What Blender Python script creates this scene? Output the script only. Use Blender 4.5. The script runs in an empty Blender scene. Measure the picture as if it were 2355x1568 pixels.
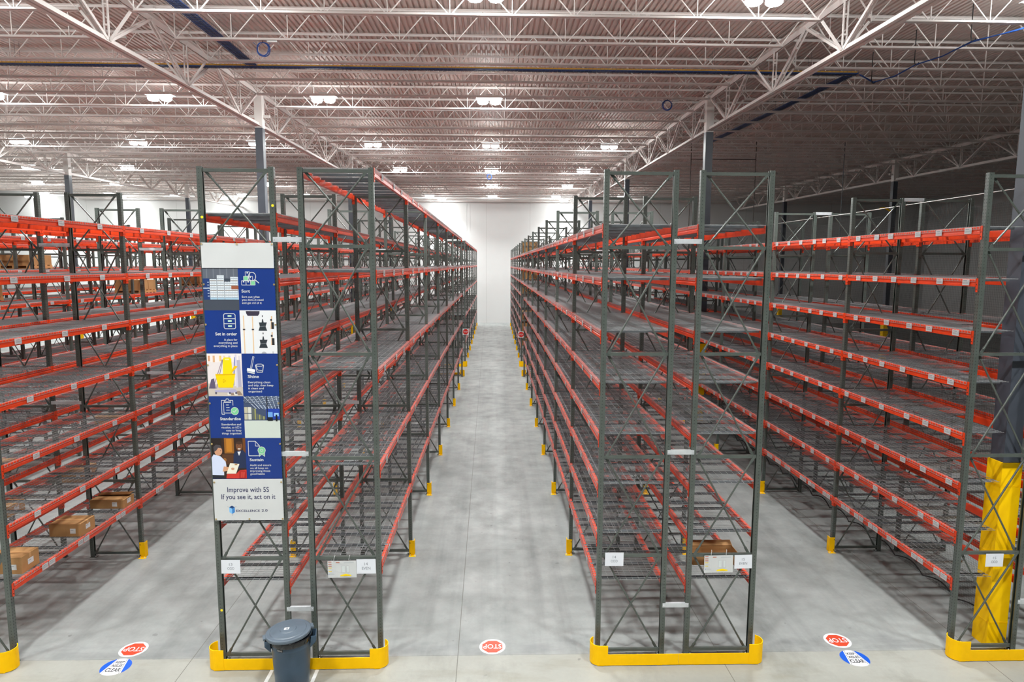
import bpy, math, random
from mathutils import Matrix, Vector
random.seed(7)
PI = math.pi
sc = bpy.context.scene
COL = sc.collection

# ------------------------------------------------------------------ camera, world, exposure
def make_camera():
    fpx, pitch, yaw, roll, H = 1511.6, 0.116507, 0.026873, -0.003909, 6.2017
    cy, sy, cp, sp = math.cos(yaw), math.sin(yaw), math.cos(pitch), math.sin(pitch)
    f = Vector((sy * cp, cy * cp, -sp)); r = Vector((cy, -sy, 0.0)); d = f.cross(r)
    c, s = math.cos(roll), math.sin(roll)
    r2 = c * r + s * d; d2 = -s * r + c * d
    cam = bpy.data.cameras.new('camera'); cam.sensor_width = 36.0; cam.lens = fpx / 2355.0 * 36.0
    cam.clip_start = 0.05; cam.clip_end = 400
    o = bpy.data.objects.new('camera', cam); COL.objects.link(o)
    u = -d2; b = -f
    o.matrix_world = Matrix(((r2.x, u.x, b.x, 0), (r2.y, u.y, b.y, 0), (r2.z, u.z, b.z, H), (0, 0, 0, 1)))
    sc.camera = o
make_camera()
world = bpy.data.worlds.new('world'); sc.world = world; world.use_nodes = True
world.node_tree.nodes['Background'].inputs[0].default_value = (0, 0, 0, 1)
world.node_tree.nodes['Background'].inputs[1].default_value = 0.0
vs = sc.view_settings
vs.view_transform = 'Standard'; vs.look = 'None'; vs.gamma = 1.0; vs.use_curve_mapping = False
vs.exposure = 0.52
LAMP_STRENGTH = 150.0        # glow of the lenses
LAMP_WATTS = 280.0          # downward beam of each fixture
LAMP_SPREAD = math.radians(115)
cyc = sc.cycles
cyc.use_adaptive_sampling = True; cyc.adaptive_threshold = 0.06; cyc.adaptive_min_samples = 16
cyc.max_bounces = 6; cyc.diffuse_bounces = 5; cyc.glossy_bounces = 2; cyc.transmission_bounces = 2
cyc.transparent_max_bounces = 4; cyc.caustics_reflective = False; cyc.caustics_refractive = False
cyc.sample_clamp_indirect = 4.0; cyc.use_denoising = True

# ------------------------------------------------------------------ materials
def mat(name, col, rough=0.5, metal=0.0, spec=0.5, noise=0.0, scale=6.0, coat=0.0, emit=None, col2=None):
    m = bpy.data.materials.new(name); m.use_nodes = True
    nt = m.node_tree; b = nt.nodes['Principled BSDF']
    b.inputs['Base Color'].default_value = (*col, 1); b.inputs['Roughness'].default_value = rough
    b.inputs['Metallic'].default_value = metal; b.inputs['Specular IOR Level'].default_value = spec
    if coat: b.inputs['Coat Weight'].default_value = coat
    if emit:
        b.inputs['Emission Color'].default_value = (0.965, 1.0, 0.985, 1); b.inputs['Emission Strength'].default_value = emit
    if noise or col2:
        tc = nt.nodes.new('ShaderNodeTexCoord'); n = nt.nodes.new('ShaderNodeTexNoise')
        n.inputs['Scale'].default_value = scale; n.inputs['Detail'].default_value = 5
        nt.links.new(tc.outputs['Object'], n.inputs['Vector'])
        mx = nt.nodes.new('ShaderNodeMix'); mx.data_type = 'RGBA'
        c2 = col2 or tuple(max(0, c * (1 - noise)) for c in col)
        mx.inputs[6].default_value = (*col, 1); mx.inputs[7].default_value = (*c2, 1)
        rp = nt.nodes.new('ShaderNodeMapRange'); rp.inputs[1].default_value = 0.4; rp.inputs[2].default_value = 0.68
        nt.links.new(n.outputs[0], rp.inputs[0]); nt.links.new(rp.outputs[0], mx.inputs[0])
        nt.links.new(mx.outputs[2], b.inputs['Base Color'])
    return m

def srgb(r, g, b):
    f = lambda v: v / 255 / 12.92 if v / 255 <= 0.04045 else ((v / 255 + 0.055) / 1.055) ** 2.4
    return (f(r), f(g), f(b))

M = {}
M['green'] = mat('green_upright_paint', (0.078, 0.092, 0.082), 0.30, 0.0, 0.8, 0.2, 9)
M['hole'] = mat('dark_inside', (0.012, 0.014, 0.012), 0.8)
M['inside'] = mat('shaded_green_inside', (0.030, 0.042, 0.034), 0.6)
M['orange'] = mat('orange_beam_paint', (0.72, 0.050, 0.008), 0.30, 0.0, 0.55, 0.12, 8)
M['wire'] = mat('galvanized_wire', (0.38, 0.39, 0.40), 0.40, 0.45, 0.5)
M['channel'] = mat('galvanized_channel', (0.15, 0.163, 0.18), 0.42, 0.4, 0.5, 0.2, 5)  # deck channels coloured dark for the shade they sit in
M['galv'] = mat('bright_galvanized_steel', (0.66, 0.69, 0.72), 0.38, 0.35, 0.5, 0.15, 8)
M['yellow'] = mat('safety_yellow_paint', (1.0, 0.56, 0.0), 0.5, 0.0, 0.15, 0.04, 10)
M['yellow_old'] = mat('scuffed_yellow_plastic', (1.0, 0.60, 0.001), 0.5, 0.0, 0.15, 0.0, 3, col2=(0.94, 0.53, 0.001))
M['label_white'] = mat('label_paper', (0.52, 0.52, 0.52), 0.5)
M['ink'] = mat('black_ink', (0.03, 0.03, 0.032), 0.6)
M['steel_white'] = mat('white_roof_steel_paint', (0.74, 0.69, 0.665), 0.5, 0.0, 0.35, 0.04, 3)
M['deck_white'] = mat('white_roof_deck_paint', (0.66, 0.57, 0.53), 0.65, 0.0, 0.15, 0.06, 2)
M['column_dark'] = mat('slate_column_paint', (0.056, 0.064, 0.082), 0.38, 0.0, 0.5, 0.1, 4)
M['column_white'] = mat('white_column_paint', (0.80, 0.78, 0.75), 0.5)
M['wall'] = mat('white_wall_paint', (0.62, 0.625, 0.62), 0.6, 0.0, 0.3, 0.03, 0.6)
M['joint'] = mat('sealant_grey', (0.42, 0.42, 0.41), 0.7)
M['lens'] = mat('lamp_lens', (0.9, 0.9, 0.9), 0.4, emit=LAMP_STRENGTH)
M['lens_side'] = mat('lens_glare_rim', (0.9, 0.9, 0.9), 0.4, emit=LAMP_STRENGTH * 0.5)  # glowing side stands in for lamp glare and brightens the roof
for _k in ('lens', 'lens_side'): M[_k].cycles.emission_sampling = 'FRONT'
M['housing'] = mat('lamp_housing', (0.7, 0.7, 0.69), 0.5)
M['cardboard'] = mat('cardboard', srgb(172, 130, 86), 0.8, 0.0, 0.2, 0.12, 5)
M['cardboard_dark'] = mat('cardboard_edge', srgb(120, 80, 44), 0.85, 0.0, 0.2)
M['tape'] = mat('packing_tape', srgb(190, 142, 92), 0.35)
M['paper'] = mat('white_paper', (0.74, 0.76, 0.82), 0.5)
M['vinyl_white'] = mat('white_vinyl', (0.60, 0.61, 0.615), 0.42, 0, 0.4, 0.03, 3)
M['vinyl_blue'] = mat('royal_blue_print', srgb(20, 52, 126), 0.36, 0, 0.45, 0.05, 3)
M['grey_text'] = mat('grey_print', (0.20, 0.22, 0.25), 0.6)
M['navy_text'] = mat('navy_print', srgb(38, 42, 84), 0.6)
M['bin'] = mat('slate_blue_plastic', srgb(58, 78, 97), 0.40, 0, 0.45, 0.12, 5)
M['bin_lid'] = mat('grey_blue_plastic', srgb(92, 104, 116), 0.38, 0, 0.5, 0.15, 4)
M['bag'] = mat('black_bin_bag', (0.006, 0.006, 0.007), 0.18, 0, 0.6)
M['sticker_white'] = mat('white_floor_vinyl', (0.62, 0.62, 0.65), 0.4)
M['sticker_red'] = mat('stop_red_print', srgb(190, 62, 34), 0.4)
M['sticker_blue'] = mat('blue_floor_print', srgb(6, 78, 184), 0.4)
M['stop_red'] = mat('sign_red', srgb(190, 28, 20), 0.35)
M['tape_white'] = mat('white_floor_tape', (0.72, 0.73, 0.74), 0.5, 0, 0.4, 0.12, 7)
M['cable_blue'] = mat('blue_cable_jacket', (0.016, 0.065, 0.27), 0.42, 0, 0.4, 0.3, 30)
M['cable_yellow'] = mat('yellow_fiber_duct', (0.80, 0.42, 0.02), 0.5)
M['cable_black'] = mat('black_cable', (0.02, 0.02, 0.02), 0.5)
M['pipe'] = mat('brown_steel_pipe', (0.07, 0.05, 0.04), 0.5)
M['net'] = mat('black_net_cord', (0.02, 0.02, 0.02), 0.8)
M['rope'] = mat('white_rope', (0.7, 0.7, 0.68), 0.7)
M['dot'] = mat('yellow_dot_sticker', (0.9, 0.72, 0.01), 0.5)
M['brass'] = mat('brass_grommet', (0.62, 0.45, 0.18), 0.35, 0.7)
PAL = {}
def C(r, g, b):
    k = (r, g, b)
    if k not in PAL: PAL[k] = mat('print_ink_%02x%02x%02x' % k, srgb(r, g, b), 0.42, 0, 0.4)
    return PAL[k]

def floor_material():
    m = bpy.data.materials.new('sealed_concrete'); m.use_nodes = True
    nt = m.node_tree; N = nt.nodes; L = nt.links; b = N['Principled BSDF']
    tc = N.new('ShaderNodeTexCoord'); sep = N.new('ShaderNodeSeparateXYZ'); L.new(tc.outputs['Object'], sep.inputs[0])
    def math_(op, a, bb=None, c=None):
        n = N.new('ShaderNodeMath'); n.operation = op
        for i, v in enumerate((a, bb, c)):
            if v is None: continue
            if hasattr(v, 'links'): L.new(v, n.inputs[i])
            else: n.inputs[i].default_value = v
        return n.outputs[0]
    def noise(scale, sx, sy, detail=6, rough=0.6):
        mp = N.new('ShaderNodeMapping'); mp.inputs['Scale'].default_value = (sx, sy, 1); L.new(tc.outputs['Object'], mp.inputs[0])
        n = N.new('ShaderNodeTexNoise'); n.inputs['Scale'].default_value = scale; n.inputs['Detail'].default_value = detail
        n.inputs['Roughness'].default_value = rough; L.new(mp.outputs[0], n.inputs['Vector']); return n.outputs[0]
    def rng(v, a, bb, c=0.0, d=1.0):
        n = N.new('ShaderNodeMapRange'); L.new(v, n.inputs[0])
        for i, x in enumerate((a, bb, c, d)): n.inputs[i + 1].default_value = x
        return n.outputs[0]
    def mix(f, c1, c2, blend='MIX'):
        n = N.new('ShaderNodeMix'); n.data_type = 'RGBA'; n.blend_type = blend
        if hasattr(f, 'links'): L.new(f, n.inputs[0])
        else: n.inputs[0].default_value = f
        for i, c in ((6, c1), (7, c2)):
            if hasattr(c, 'links'): L.new(c, n.inputs[i])
            else: n.inputs[i].default_value = (*c, 1)
        return n.outputs[2]
    big = rng(noise(0.35, 1, 1), 0.35, 0.7); mid = rng(noise(1.6, 1, 1.0), 0.35, 0.7); fine = rng(noise(14, 1, 1), 0.3, 0.75)
    streak = rng(noise(0.9, 3.0, 0.12), 0.48, 0.75); swirl = rng(noise(2.2, 0.35, 1.2), 0.5, 0.78)
    grey = mix(big, (0.335, 0.346, 0.34), (0.24, 0.249, 0.245)); grey = mix(mid, grey, mix(1.0, grey, (0.76, 0.77, 0.765), 'MULTIPLY'))
    grey = mix(streak, grey, mix(1.0, grey, (0.76, 0.765, 0.77), 'MULTIPLY'))
    beige = mix(big, (0.325, 0.325, 0.296), (0.27, 0.27, 0.245)); beige = mix(swirl, beige, mix(1.0, beige, (0.80, 0.77, 0.70), 'MULTIPLY'))
    front = rng(math_('ADD', sep.outputs[1], math_('MULTIPLY', fine, 0.02)), 9.855, 9.845)
    base = mix(front, grey, beige)
    # scuffed band beside the construction joint (a worn strip with its own shape)
    band = math_('MULTIPLY', rng(sep.outputs[1], 9.86, 9.9), rng(sep.outputs[1], 10.45, 10.2))
    band = math_('MULTIPLY', band, rng(noise(1.3, 1, 2.5), 0.42, 0.66))
    base = mix(math_('MULTIPLY', band, 0.55), base, (0.16, 0.165, 0.17))
    base = mix(math_('MULTIPLY', fine, 0.22), base, mix(1.0, base, (0.72, 0.72, 0.72), 'MULTIPLY'))
    spots = rng(noise(5.0, 1, 1, 2, 0.4), 0.735, 0.76); base = mix(math_('MULTIPLY', spots, 0.55), base, (0.13, 0.13, 0.13))
    # saw-cut joints
    jx = math_('ABSOLUTE', math_('SUBTRACT', math_('FLOORED_MODULO', math_('ADD', math_('ADD', sep.outputs[0], math_('MULTIPLY', sep.outputs[1], 0.008)), 0.5 + 2.09), 4.18), 2.09))
    jy = math_('ABSOLUTE', math_('SUBTRACT', math_('FLOORED_MODULO', math_('ADD', sep.outputs[1], 1.95 - 9.85), 3.9), 1.95))
    jxm = math_('LESS_THAN', jx, 0.006); jym = math_('LESS_THAN', jy, 0.005)
    base = mix(math_('MULTIPLY', jxm, 0.85), base, (0.10, 0.095, 0.085)); base = mix(math_('MULTIPLY', jym, 0.5), base, (0.14, 0.135, 0.12))
    blot = rng(noise(0.75, 1.0, 0.55, 8, 0.68), 0.52, 0.70)
    base = mix(math_('MULTIPLY', blot, 0.65), base, mix(1.0, base, (0.55, 0.55, 0.54), 'MULTIPLY'))
    L.new(base, b.inputs['Base Color'])
    L.new(rng(mid, 0, 1, 0.38, 0.52), b.inputs['Roughness']); b.inputs['Specular IOR Level'].default_value = 0.35
    return m
M['floor'] = floor_material()

# ------------------------------------------------------------------ mesh helpers
class MB:
    def __init__(s): s.v = []; s.f = []; s.m = []; s.mats = []; s.sm = []
    def mi(s, m):
        m = M[m] if isinstance(m, str) else m
        if m not in s.mats: s.mats.append(m)
        return s.mats.index(m)
    def add(s, vs, fs, m, smooth=False):
        o = len(s.v); k = s.mi(m); s.v += [tuple(v) for v in vs]
        for f in fs: s.f.append(tuple(i + o for i in f)); s.m.append(k); s.sm.append(smooth)
    def box(s, a, b, m):
        (x0, y0, z0), (x1, y1, z1) = a, b
        x0, x1 = min(x0, x1), max(x0, x1); y0, y1 = min(y0, y1), max(y0, y1); z0, z1 = min(z0, z1), max(z0, z1)
        s.add([(x0, y0, z0), (x1, y0, z0), (x1, y1, z0), (x0, y1, z0), (x0, y0, z1), (x1, y0, z1), (x1, y1, z1), (x0, y1, z1)],
              [(0, 3, 2, 1), (4, 5, 6, 7), (0, 1, 5, 4), (1, 2, 6, 5), (2, 3, 7, 6), (3, 0, 4, 7)], m)
    def bar(s, p, q, w, h, m, up=(0, 0, 1), caps=True):
        p, q = Vector(p), Vector(q); d = (q - p).normalized(); u = Vector(up)
        if abs(d.dot(u)) > 0.98: u = Vector((0, 1, 0))
        r = d.cross(u).normalized(); u = r.cross(d).normalized(); r = r * w / 2; u = u * h / 2
        vs = [p - r - u, p + r - u, p + r + u, p - r + u, q - r - u, q + r - u, q + r + u, q - r + u]
        fs = [(0, 1, 5, 4), (1, 2, 6, 5), (2, 3, 7, 6), (3, 0, 4, 7)]
        if caps: fs += [(3, 2, 1, 0), (4, 5, 6, 7)]
        s.add(vs, fs, m)
    def tube(s, pts, r, m, n=8, caps=True, smooth=True):
        pts = [Vector(p) for p in pts]; rings = []
        prev = None
        for i, p in enumerate(pts):
            d = (pts[min(i + 1, len(pts) - 1)] - pts[max(i - 1, 0)]).normalized()
            u = prev if prev is not None else (Vector((0, 0, 1)) if abs(d.z) < 0.9 else Vector((1, 0, 0)))
            a = d.cross(u).normalized(); u = a.cross(d).normalized(); prev = u
            rr = r[i] if isinstance(r, (list, tuple)) else r
            rings.append([p + rr * (math.cos(t) * a + math.sin(t) * u) for t in [2 * PI * k / n for k in range(n)]])
        vs = [v for g in rings for v in g]; fs = []
        for i in range(len(rings) - 1):
            for k in range(n):
                a = i * n + k; b = i * n + (k + 1) % n; fs.append((a, b, b + n, a + n))
        s.add(vs, fs, m, smooth)
        if caps: s.add(rings[0], [tuple(range(n))[::-1]], m); s.add(rings[-1], [tuple(range(n))], m)
    def lathe(s, prof, m, n=40, c=(0, 0, 0), smooth=True):
        vs = []; fs = []
        for (r, z) in prof:
            for k in range(n): vs.append((c[0] + r * math.cos(2 * PI * k / n), c[1] + r * math.sin(2 * PI * k / n), c[2] + z))
        for i in range(len(prof) - 1):
            for k in range(n):
                a = i * n + k; b = i * n + (k + 1) % n; fs.append((a, b, b + n, a + n))
        s.add(vs, fs, m, smooth)
    def poly(s, pts, m): s.add(pts, [tuple(range(len(pts)))], m)
    def extrude(s, prof, axis, a, b, m, caps=True):
        n = len(prof)
        mk = (lambda p, t: (t, p[0], p[1])) if axis == 'x' else ((lambda p, t: (p[0], t, p[1])) if axis == 'y' else (lambda p, t: (p[0], p[1], t)))
        vs = [mk(p, a) for p in prof] + [mk(p, b) for p in prof]
        fs = [(i, (i + 1) % n, (i + 1) % n + n, i + n) for i in range(n)]
        if caps: fs += [tuple(range(n))[::-1], tuple(range(n, 2 * n))]
        s.add(vs, fs, m)
    def mesh(s, name):
        me = bpy.data.meshes.new(name); me.from_pydata(s.v, [], s.f)
        for m in s.mats: me.materials.append(m)
        me.polygons.foreach_set('material_index', s.m); me.polygons.foreach_set('use_smooth', s.sm)
        me.update(); return me
    def merge(s, o, loc=(0, 0, 0), rot=0.0):
        c, sn = math.cos(rot), math.sin(rot); k = len(s.v)
        s.v += [(c * x - sn * y + loc[0], sn * x + c * y + loc[1], z + loc[2]) for x, y, z in o.v]
        ids = [s.mi(m) for m in o.mats]
        for f, m, sm in zip(o.f, o.m, o.sm): s.f.append(tuple(i + k for i in f)); s.m.append(ids[m]); s.sm.append(sm)

def put(name, me, loc=(0, 0, 0), parent=None, rotz=0.0):
    if isinstance(me, MB): me = me.mesh(name)
    o = bpy.data.objects.new(name, me); COL.objects.link(o); o.location = loc
    if rotz: o.rotation_euler = (0, 0, rotz)
    if parent is not None: o.parent = parent
    return o
def tag(o, label, cat, group=None):
    o['label'] = label; o['category'] = cat; o['kind'] = 'thing'
    if group: o['group'] = group
    return o
def thing(name, loc, label, cat, group=None, rotz=0.0):
    return tag(put(name, None, loc, None, rotz), label, cat, group)
def structure(name, mb):
    o = put(name, mb); o['kind'] = 'structure'; return o

ORD = ['first', 'second', 'third', 'fourth', 'fifth', 'sixth', 'seventh', 'eighth', 'ninth', 'tenth', 'eleventh', 'twelfth', 'thirteenth',
       'fourteenth', 'fifteenth', 'sixteenth', 'seventeenth', 'eighteenth', 'nineteenth', 'twentieth', 'twenty-first', 'twenty-second',
       'twenty-third', 'twenty-fourth', 'twenty-fifth', 'twenty-sixth', 'twenty-seventh', 'twenty-eighth', 'twenty-ninth', 'thirtieth', 'thirty-first', 'thirty-second']

_txt = {}
def text_geo(body, bold=0.0):
    """flat outline of a line of writing: verts normalised to cap height 1, x centred, baseline 0"""
    k = (body, bold)
    if k in _txt: return _txt[k]
    cu = bpy.data.curves.new('writing', 'FONT'); cu.body = body; cu.size = 1.0; cu.offset = bold; cu.align_x = 'CENTER'; cu.resolution_u = 3
    o = bpy.data.objects.new('writing', cu); me = bpy.data.meshes.new_from_object(o)
    vs = [(v.co.x, v.co.y) for v in me.vertices]; fs = [tuple(p.vertices) for p in me.polygons]
    bpy.data.objects.remove(o); bpy.data.curves.remove(cu); bpy.data.meshes.remove(me)
    _txt[k] = (vs, fs); return _txt[k]
class Sheet:
    """draws flat print on a plane: o origin, ax/ay in-plane axes, n outward normal"""
    def __init__(s, mb, o, ax, ay, n): s.mb = mb; s.o = Vector(o); s.ax = Vector(ax); s.ay = Vector(ay); s.n = Vector(n); s.k = 0; s.clip = False
    def P(s, x, y, lay): return s.o + s.ax * x + s.ay * y + s.n * (0.0004 * lay + 0.000012 * s.k)
    def poly(s, pts, m, lay=1):
        s.k += 1
        vs = [s.P(x, y, lay) for x, y in pts]
        nn = (vs[1] - vs[0]).cross(vs[2] - vs[1])
        if nn.dot(s.n) < 0: vs.reverse()
        s.mb.poly(vs, m)
    def rect(s, x0, y0, x1, y1, m, lay=1): s.poly([(x0, y0), (x1, y0), (x1, y1), (x0, y1)], m, lay)
    def line(s, x0, y0, x1, y1, w, m, lay=2):
        if s.clip:
            lo, hi = 0.0, 1.0
            for a, b in ((x0, x1 - x0), (y0, y1 - y0)):
                if abs(b) < 1e-9:
                    if a < 0 or a > 1: return
                    continue
                u, v = sorted(((0.0 - a) / b, (1.0 - a) / b)); lo = max(lo, u); hi = min(hi, v)
            if lo >= hi: return
            x0, y0, x1, y1 = x0 + (x1 - x0) * lo, y0 + (y1 - y0) * lo, x0 + (x1 - x0) * hi, y0 + (y1 - y0) * hi
        d = Vector((x1 - x0, y1 - y0)); l = d.length or 1; nx, ny = -d.y / l * w / 2, d.x / l * w / 2
        s.poly([(x0 + nx, y0 + ny), (x1 + nx, y1 + ny), (x1 - nx, y1 - ny), (x0 - nx, y0 - ny)], m, lay)
    def path(s, pts, w, m, lay=2, close=False):
        pts = list(pts) + ([pts[0]] if close else [])
        for a, b in zip(pts, pts[1:]): s.line(*a, *b, w, m, lay)
    def disc(s, x, y, rx, ry, m, lay=2, n=20, a0=0.0, a1=2 * PI):
        s.poly([(x + rx * math.cos(a0 + (a1 - a0) * k / n), y + ry * math.sin(a0 + (a1 - a0) * k / n)) for k in range(n if a1 - a0 > 6.2 else n + 1)], m, lay)
    def ring(s, x, y, r, w, m, lay=2, n=20): s.path([(x + r * math.cos(2 * PI * k / n), y + r * math.sin(2 * PI * k / n)) for k in range(n)], w, m, lay, True)
    def text(s, body, x, y, h, m, lay=3, bold=0.0, width=None, align='c', flip=False):
        vs, fs = text_geo(body, bold)
        if not vs: return
        s.k += 1
        x0 = min(v[0] for v in vs); x1 = max(v[0] for v in vs); cap = 0.73
        sy = h / cap; sx = sy if width is None else width / (x1 - x0)
        off = {'c': -(x0 + x1) / 2, 'l': -x0, 'r': -x1}[align]
        k = -1 if flip else 1
        pts = [s.P(x + k * (vx + off) * sx, y + k * vy * sy, lay) for vx, vy in vs]
        s.mb.add(pts, fs, m)

# ------------------------------------------------------------------ setting: shell
XW0, XW1, YF, YB = -62.0, 46.0, -22.0, 69.6
RZ0, SL = 11.90, 0.0125                      # joist bottom height at Y=16, roof slope
def rz(y): return RZ0 + SL * (y - 16.0)
def shell():
    mb = MB(); mb.add([(XW0, YF, 0), (XW1, YF, 0), (XW1, YB, 0), (XW0, YB, 0)], [(0, 1, 2, 3)], 'floor'); structure('floor', mb)
    zb = rz(YB) + 1.2; zf = rz(YF) + 1.2
    mb = MB(); mb.box((XW0, YB, 0), (XW1, YB + 0.3, zb), 'wall')
    x = XW0 + 2.0
    while x < XW1:                                          # tilt-up panel joints
        mb.box((x - 0.012, YB - 0.004, 0), (x + 0.012, YB + 0.01, zb), 'joint'); x += 4.55
    for px in (-2.9, -2.55, 6.9):                           # conduits clipped to the wall
        mb.box((px - 0.012, YB - 0.03, 9.5), (px + 0.012, YB, zb - 1), 'wall')
    structure('wall_back', mb)
    mb = MB(); mb.box((XW0, YF - 0.3, 0), (XW1, YF, zf), 'wall'); structure('wall_front', mb)
    for nm, x0, x1 in (('wall_left', XW0 - 0.3, XW0), ('wall_right', XW1, XW1 + 0.3)):
        mb = MB(); mb.add([(x0, YF, 0), (x1, YF, 0), (x1, YB, 0), (x0, YB, 0), (x0, YF, zf), (x1, YF, zf), (x1, YB, zb), (x0, YB, zb)],
                          [(0, 3, 2, 1), (4, 5, 6, 7), (0, 1, 5, 4), (1, 2, 6, 5), (2, 3, 7, 6), (3, 0, 4, 7)], 'wall'); structure(nm, mb)
    # ribbed steel roof deck, ribs along Y
    mb = MB(); p = 0.152; n = int((XW1 - XW0) / p); prof = []
    for i in range(n):
        x = XW0 + i * p
        prof += [(x, 0.045), (x + 0.045, 0.045), (x + 0.060, 0.0), (x + 0.137, 0.0)]
    prof.append((XW1, 0.045))
    za, zc = rz(YF) + 0.86, rz(YB) + 0.86
    vs = [(x, YF, za + z) for x, z in prof] + [(x, YB, zc + z) for x, z in prof]; k = len(prof)
    mb.add(vs, [(i, i + k, i + k + 1, i + 1) for i in range(k - 1)], 'deck_white'); structure('ceiling', mb)
shell()

# ------------------------------------------------------------------ pallet rack
D0, BAY, DEP, PW = 9.777, 3.734, 1.10, 0.076
HF = 7.58
GAPY = D0 + 7 * BAY                      # last frame before the cross passage
F8 = 39.755                              # first frame past it
BRZ = [0.09, 1.665, 3.255, 4.855, 6.45, 7.53]

def post_mb(holes=True):
    """C-section post: web (teardrop slots) on +x, flanges on -y/+y with one line of holes, open to -x; centred"""
    mb = MB(); h = PW / 2; g = 'green'; p = 0.0508; n = int(HF / p); lip = 0.018
    def face(cols, pt, z0=0.0):
        # cols: list of (a,b,is_hole_col); pt(a,z) -> point
        for a, b, hc in cols:
            if not hc:
                mb.add([pt(a, 0), pt(b, 0), pt(b, HF), pt(a, HF)], [(0, 1, 2, 3)], g)
            else:
                vs = []; fs = []
                for i in range(n):
                    z = i * p
                    lo = 0 if i == 0 else z
                    a0, a1 = (z + 0.016, z + 0.036) if len(cols) > 3 else (z + 0.018, z + 0.031)
                    nz = HF if i == n - 1 else z + p
                    k = len(vs); vs += [pt(a, lo), pt(b, lo), pt(b, a0), pt(a, a0), pt(a, a1), pt(b, a1), pt(b, nz), pt(a, nz)]
                    fs += [(k, k + 1, k + 2, k + 3), (k + 4, k + 5, k + 6, k + 7)]
                mb.add(vs, fs, g)
    if holes:
        w = 0.011
        face([(-h, -0.022 - w / 2, 0), (-0.022 - w / 2, -0.022 + w / 2, 1), (-0.022 + w / 2, 0.022 - w / 2, 0), (0.022 - w / 2, 0.022 + w / 2, 1), (0.022 + w / 2, h, 0)], lambda a, z: (h, a, z))
        for s in (-1, 1):
            face([(-h, 0.006 - w / 2, 0), (0.006 - w / 2, 0.006 + w / 2, 1), (0.006 + w / 2, h, 0)], lambda a, z, s=s: (-s * a * -1 if False else a, s * h, z))
        t = 0.004                                            # inner faces in darker green: shade behind the slots painted in
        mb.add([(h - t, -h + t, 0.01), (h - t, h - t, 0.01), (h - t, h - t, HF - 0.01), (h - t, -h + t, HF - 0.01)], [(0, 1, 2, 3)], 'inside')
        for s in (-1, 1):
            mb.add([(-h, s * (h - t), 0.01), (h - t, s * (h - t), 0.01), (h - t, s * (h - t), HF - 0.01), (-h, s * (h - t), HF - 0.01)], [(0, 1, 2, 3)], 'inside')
    else:
        for pts in ([(h, -h), (h, h)], [(-h, -h), (h, -h)], [(-h, h), (h, h)]):
            (x0, y0), (x1, y1) = pts; mb.add([(x0, y0, 0), (x1, y1, 0), (x1, y1, HF), (x0, y0, HF)], [(0, 1, 2, 3)], g)
    for s in (-1, 1):
        mb.add([(-h, s * h, 0), (-h, s * (h - lip), 0), (-h, s * (h - lip), HF), (-h, s * h, HF)], [(0, 1, 2, 3)], g)
    return mb
def foot_mb():
    mb = MB(); mb.box((-0.085, -0.043, 0), (0.05, 0.043, 0.010), 'green')
    for s in (-1, 1): mb.tube([(-0.065, s * 0.028, 0.01), (-0.065, s * 0.028, 0.035)], 0.009, 'galv', 6)
    return mb
def brace_mb():
    """horizontal and diagonal members between the two posts, centred on x=0, y=0"""
    mb = MB(); xi = DEP / 2 - PW + 0.012
    for z in BRZ: mb.box((-xi, -0.021, z - 0.024), (xi, 0.021, z + 0.024), 'green')
    for i in range(len(BRZ) - 1):
        a, b = BRZ[i] + 0.03, BRZ[i + 1] - 0.03; e = xi - 0.06
        for s, y in ((1, -0.022), (-1, 0.022)):
            p0, p1 = Vector((-s * e, y, a)), Vector((s * e, y, b))
            d = (p1 - p0).normalized()
            mb.tube([p0 + d * 0.05, p1 - d * 0.05], 0.0145, 'green', 8)
            for q, sg in ((p0, 1), (p1, -1)): mb.bar(q - d * 0.03 * sg, q + d * 0.09 * sg, 0.006, 0.042, 'green', up=d.cross(Vector((0, 1, 0))))
    return mb
def beam_mb(L):
    """box beam along y, outer face toward +x at x=0.008, top at z=0, end plates hooked over half a post each"""
    mb = MB(); o = 0.008; m = 'orange'
    prof = [(o, -0.004), (o - 0.004, 0), (o - 0.046, 0), (o - 0.050, -0.004), (o - 0.050, -0.111), (o - 0.046, -0.115), (o - 0.004, -0.115), (o, -0.111),
            (o, -0.072), (o - 0.005, -0.066), (o - 0.005, -0.056), (o, -0.050)]
    # split into convex caps by leaving ends to the end plates
    mb.extrude(prof, 'y', -L / 2, L / 2, m, caps=False)
    for s in (-1, 1):
        y = s * L / 2
        mb.box((o - 0.056, y - s * 0.006, -0.195), (o, y - s * 0.001, 0.012), m)
        mb.box((0.002, y - s * 0.006, -0.195), (o, y + s * 0.036, 0.012), m)
        for z in (-0.16, -0.09): mb.box((o, y + s * 0.010, z), (o + 0.003, y + s * 0.022, z + 0.016), 'hole')
    return mb
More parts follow.
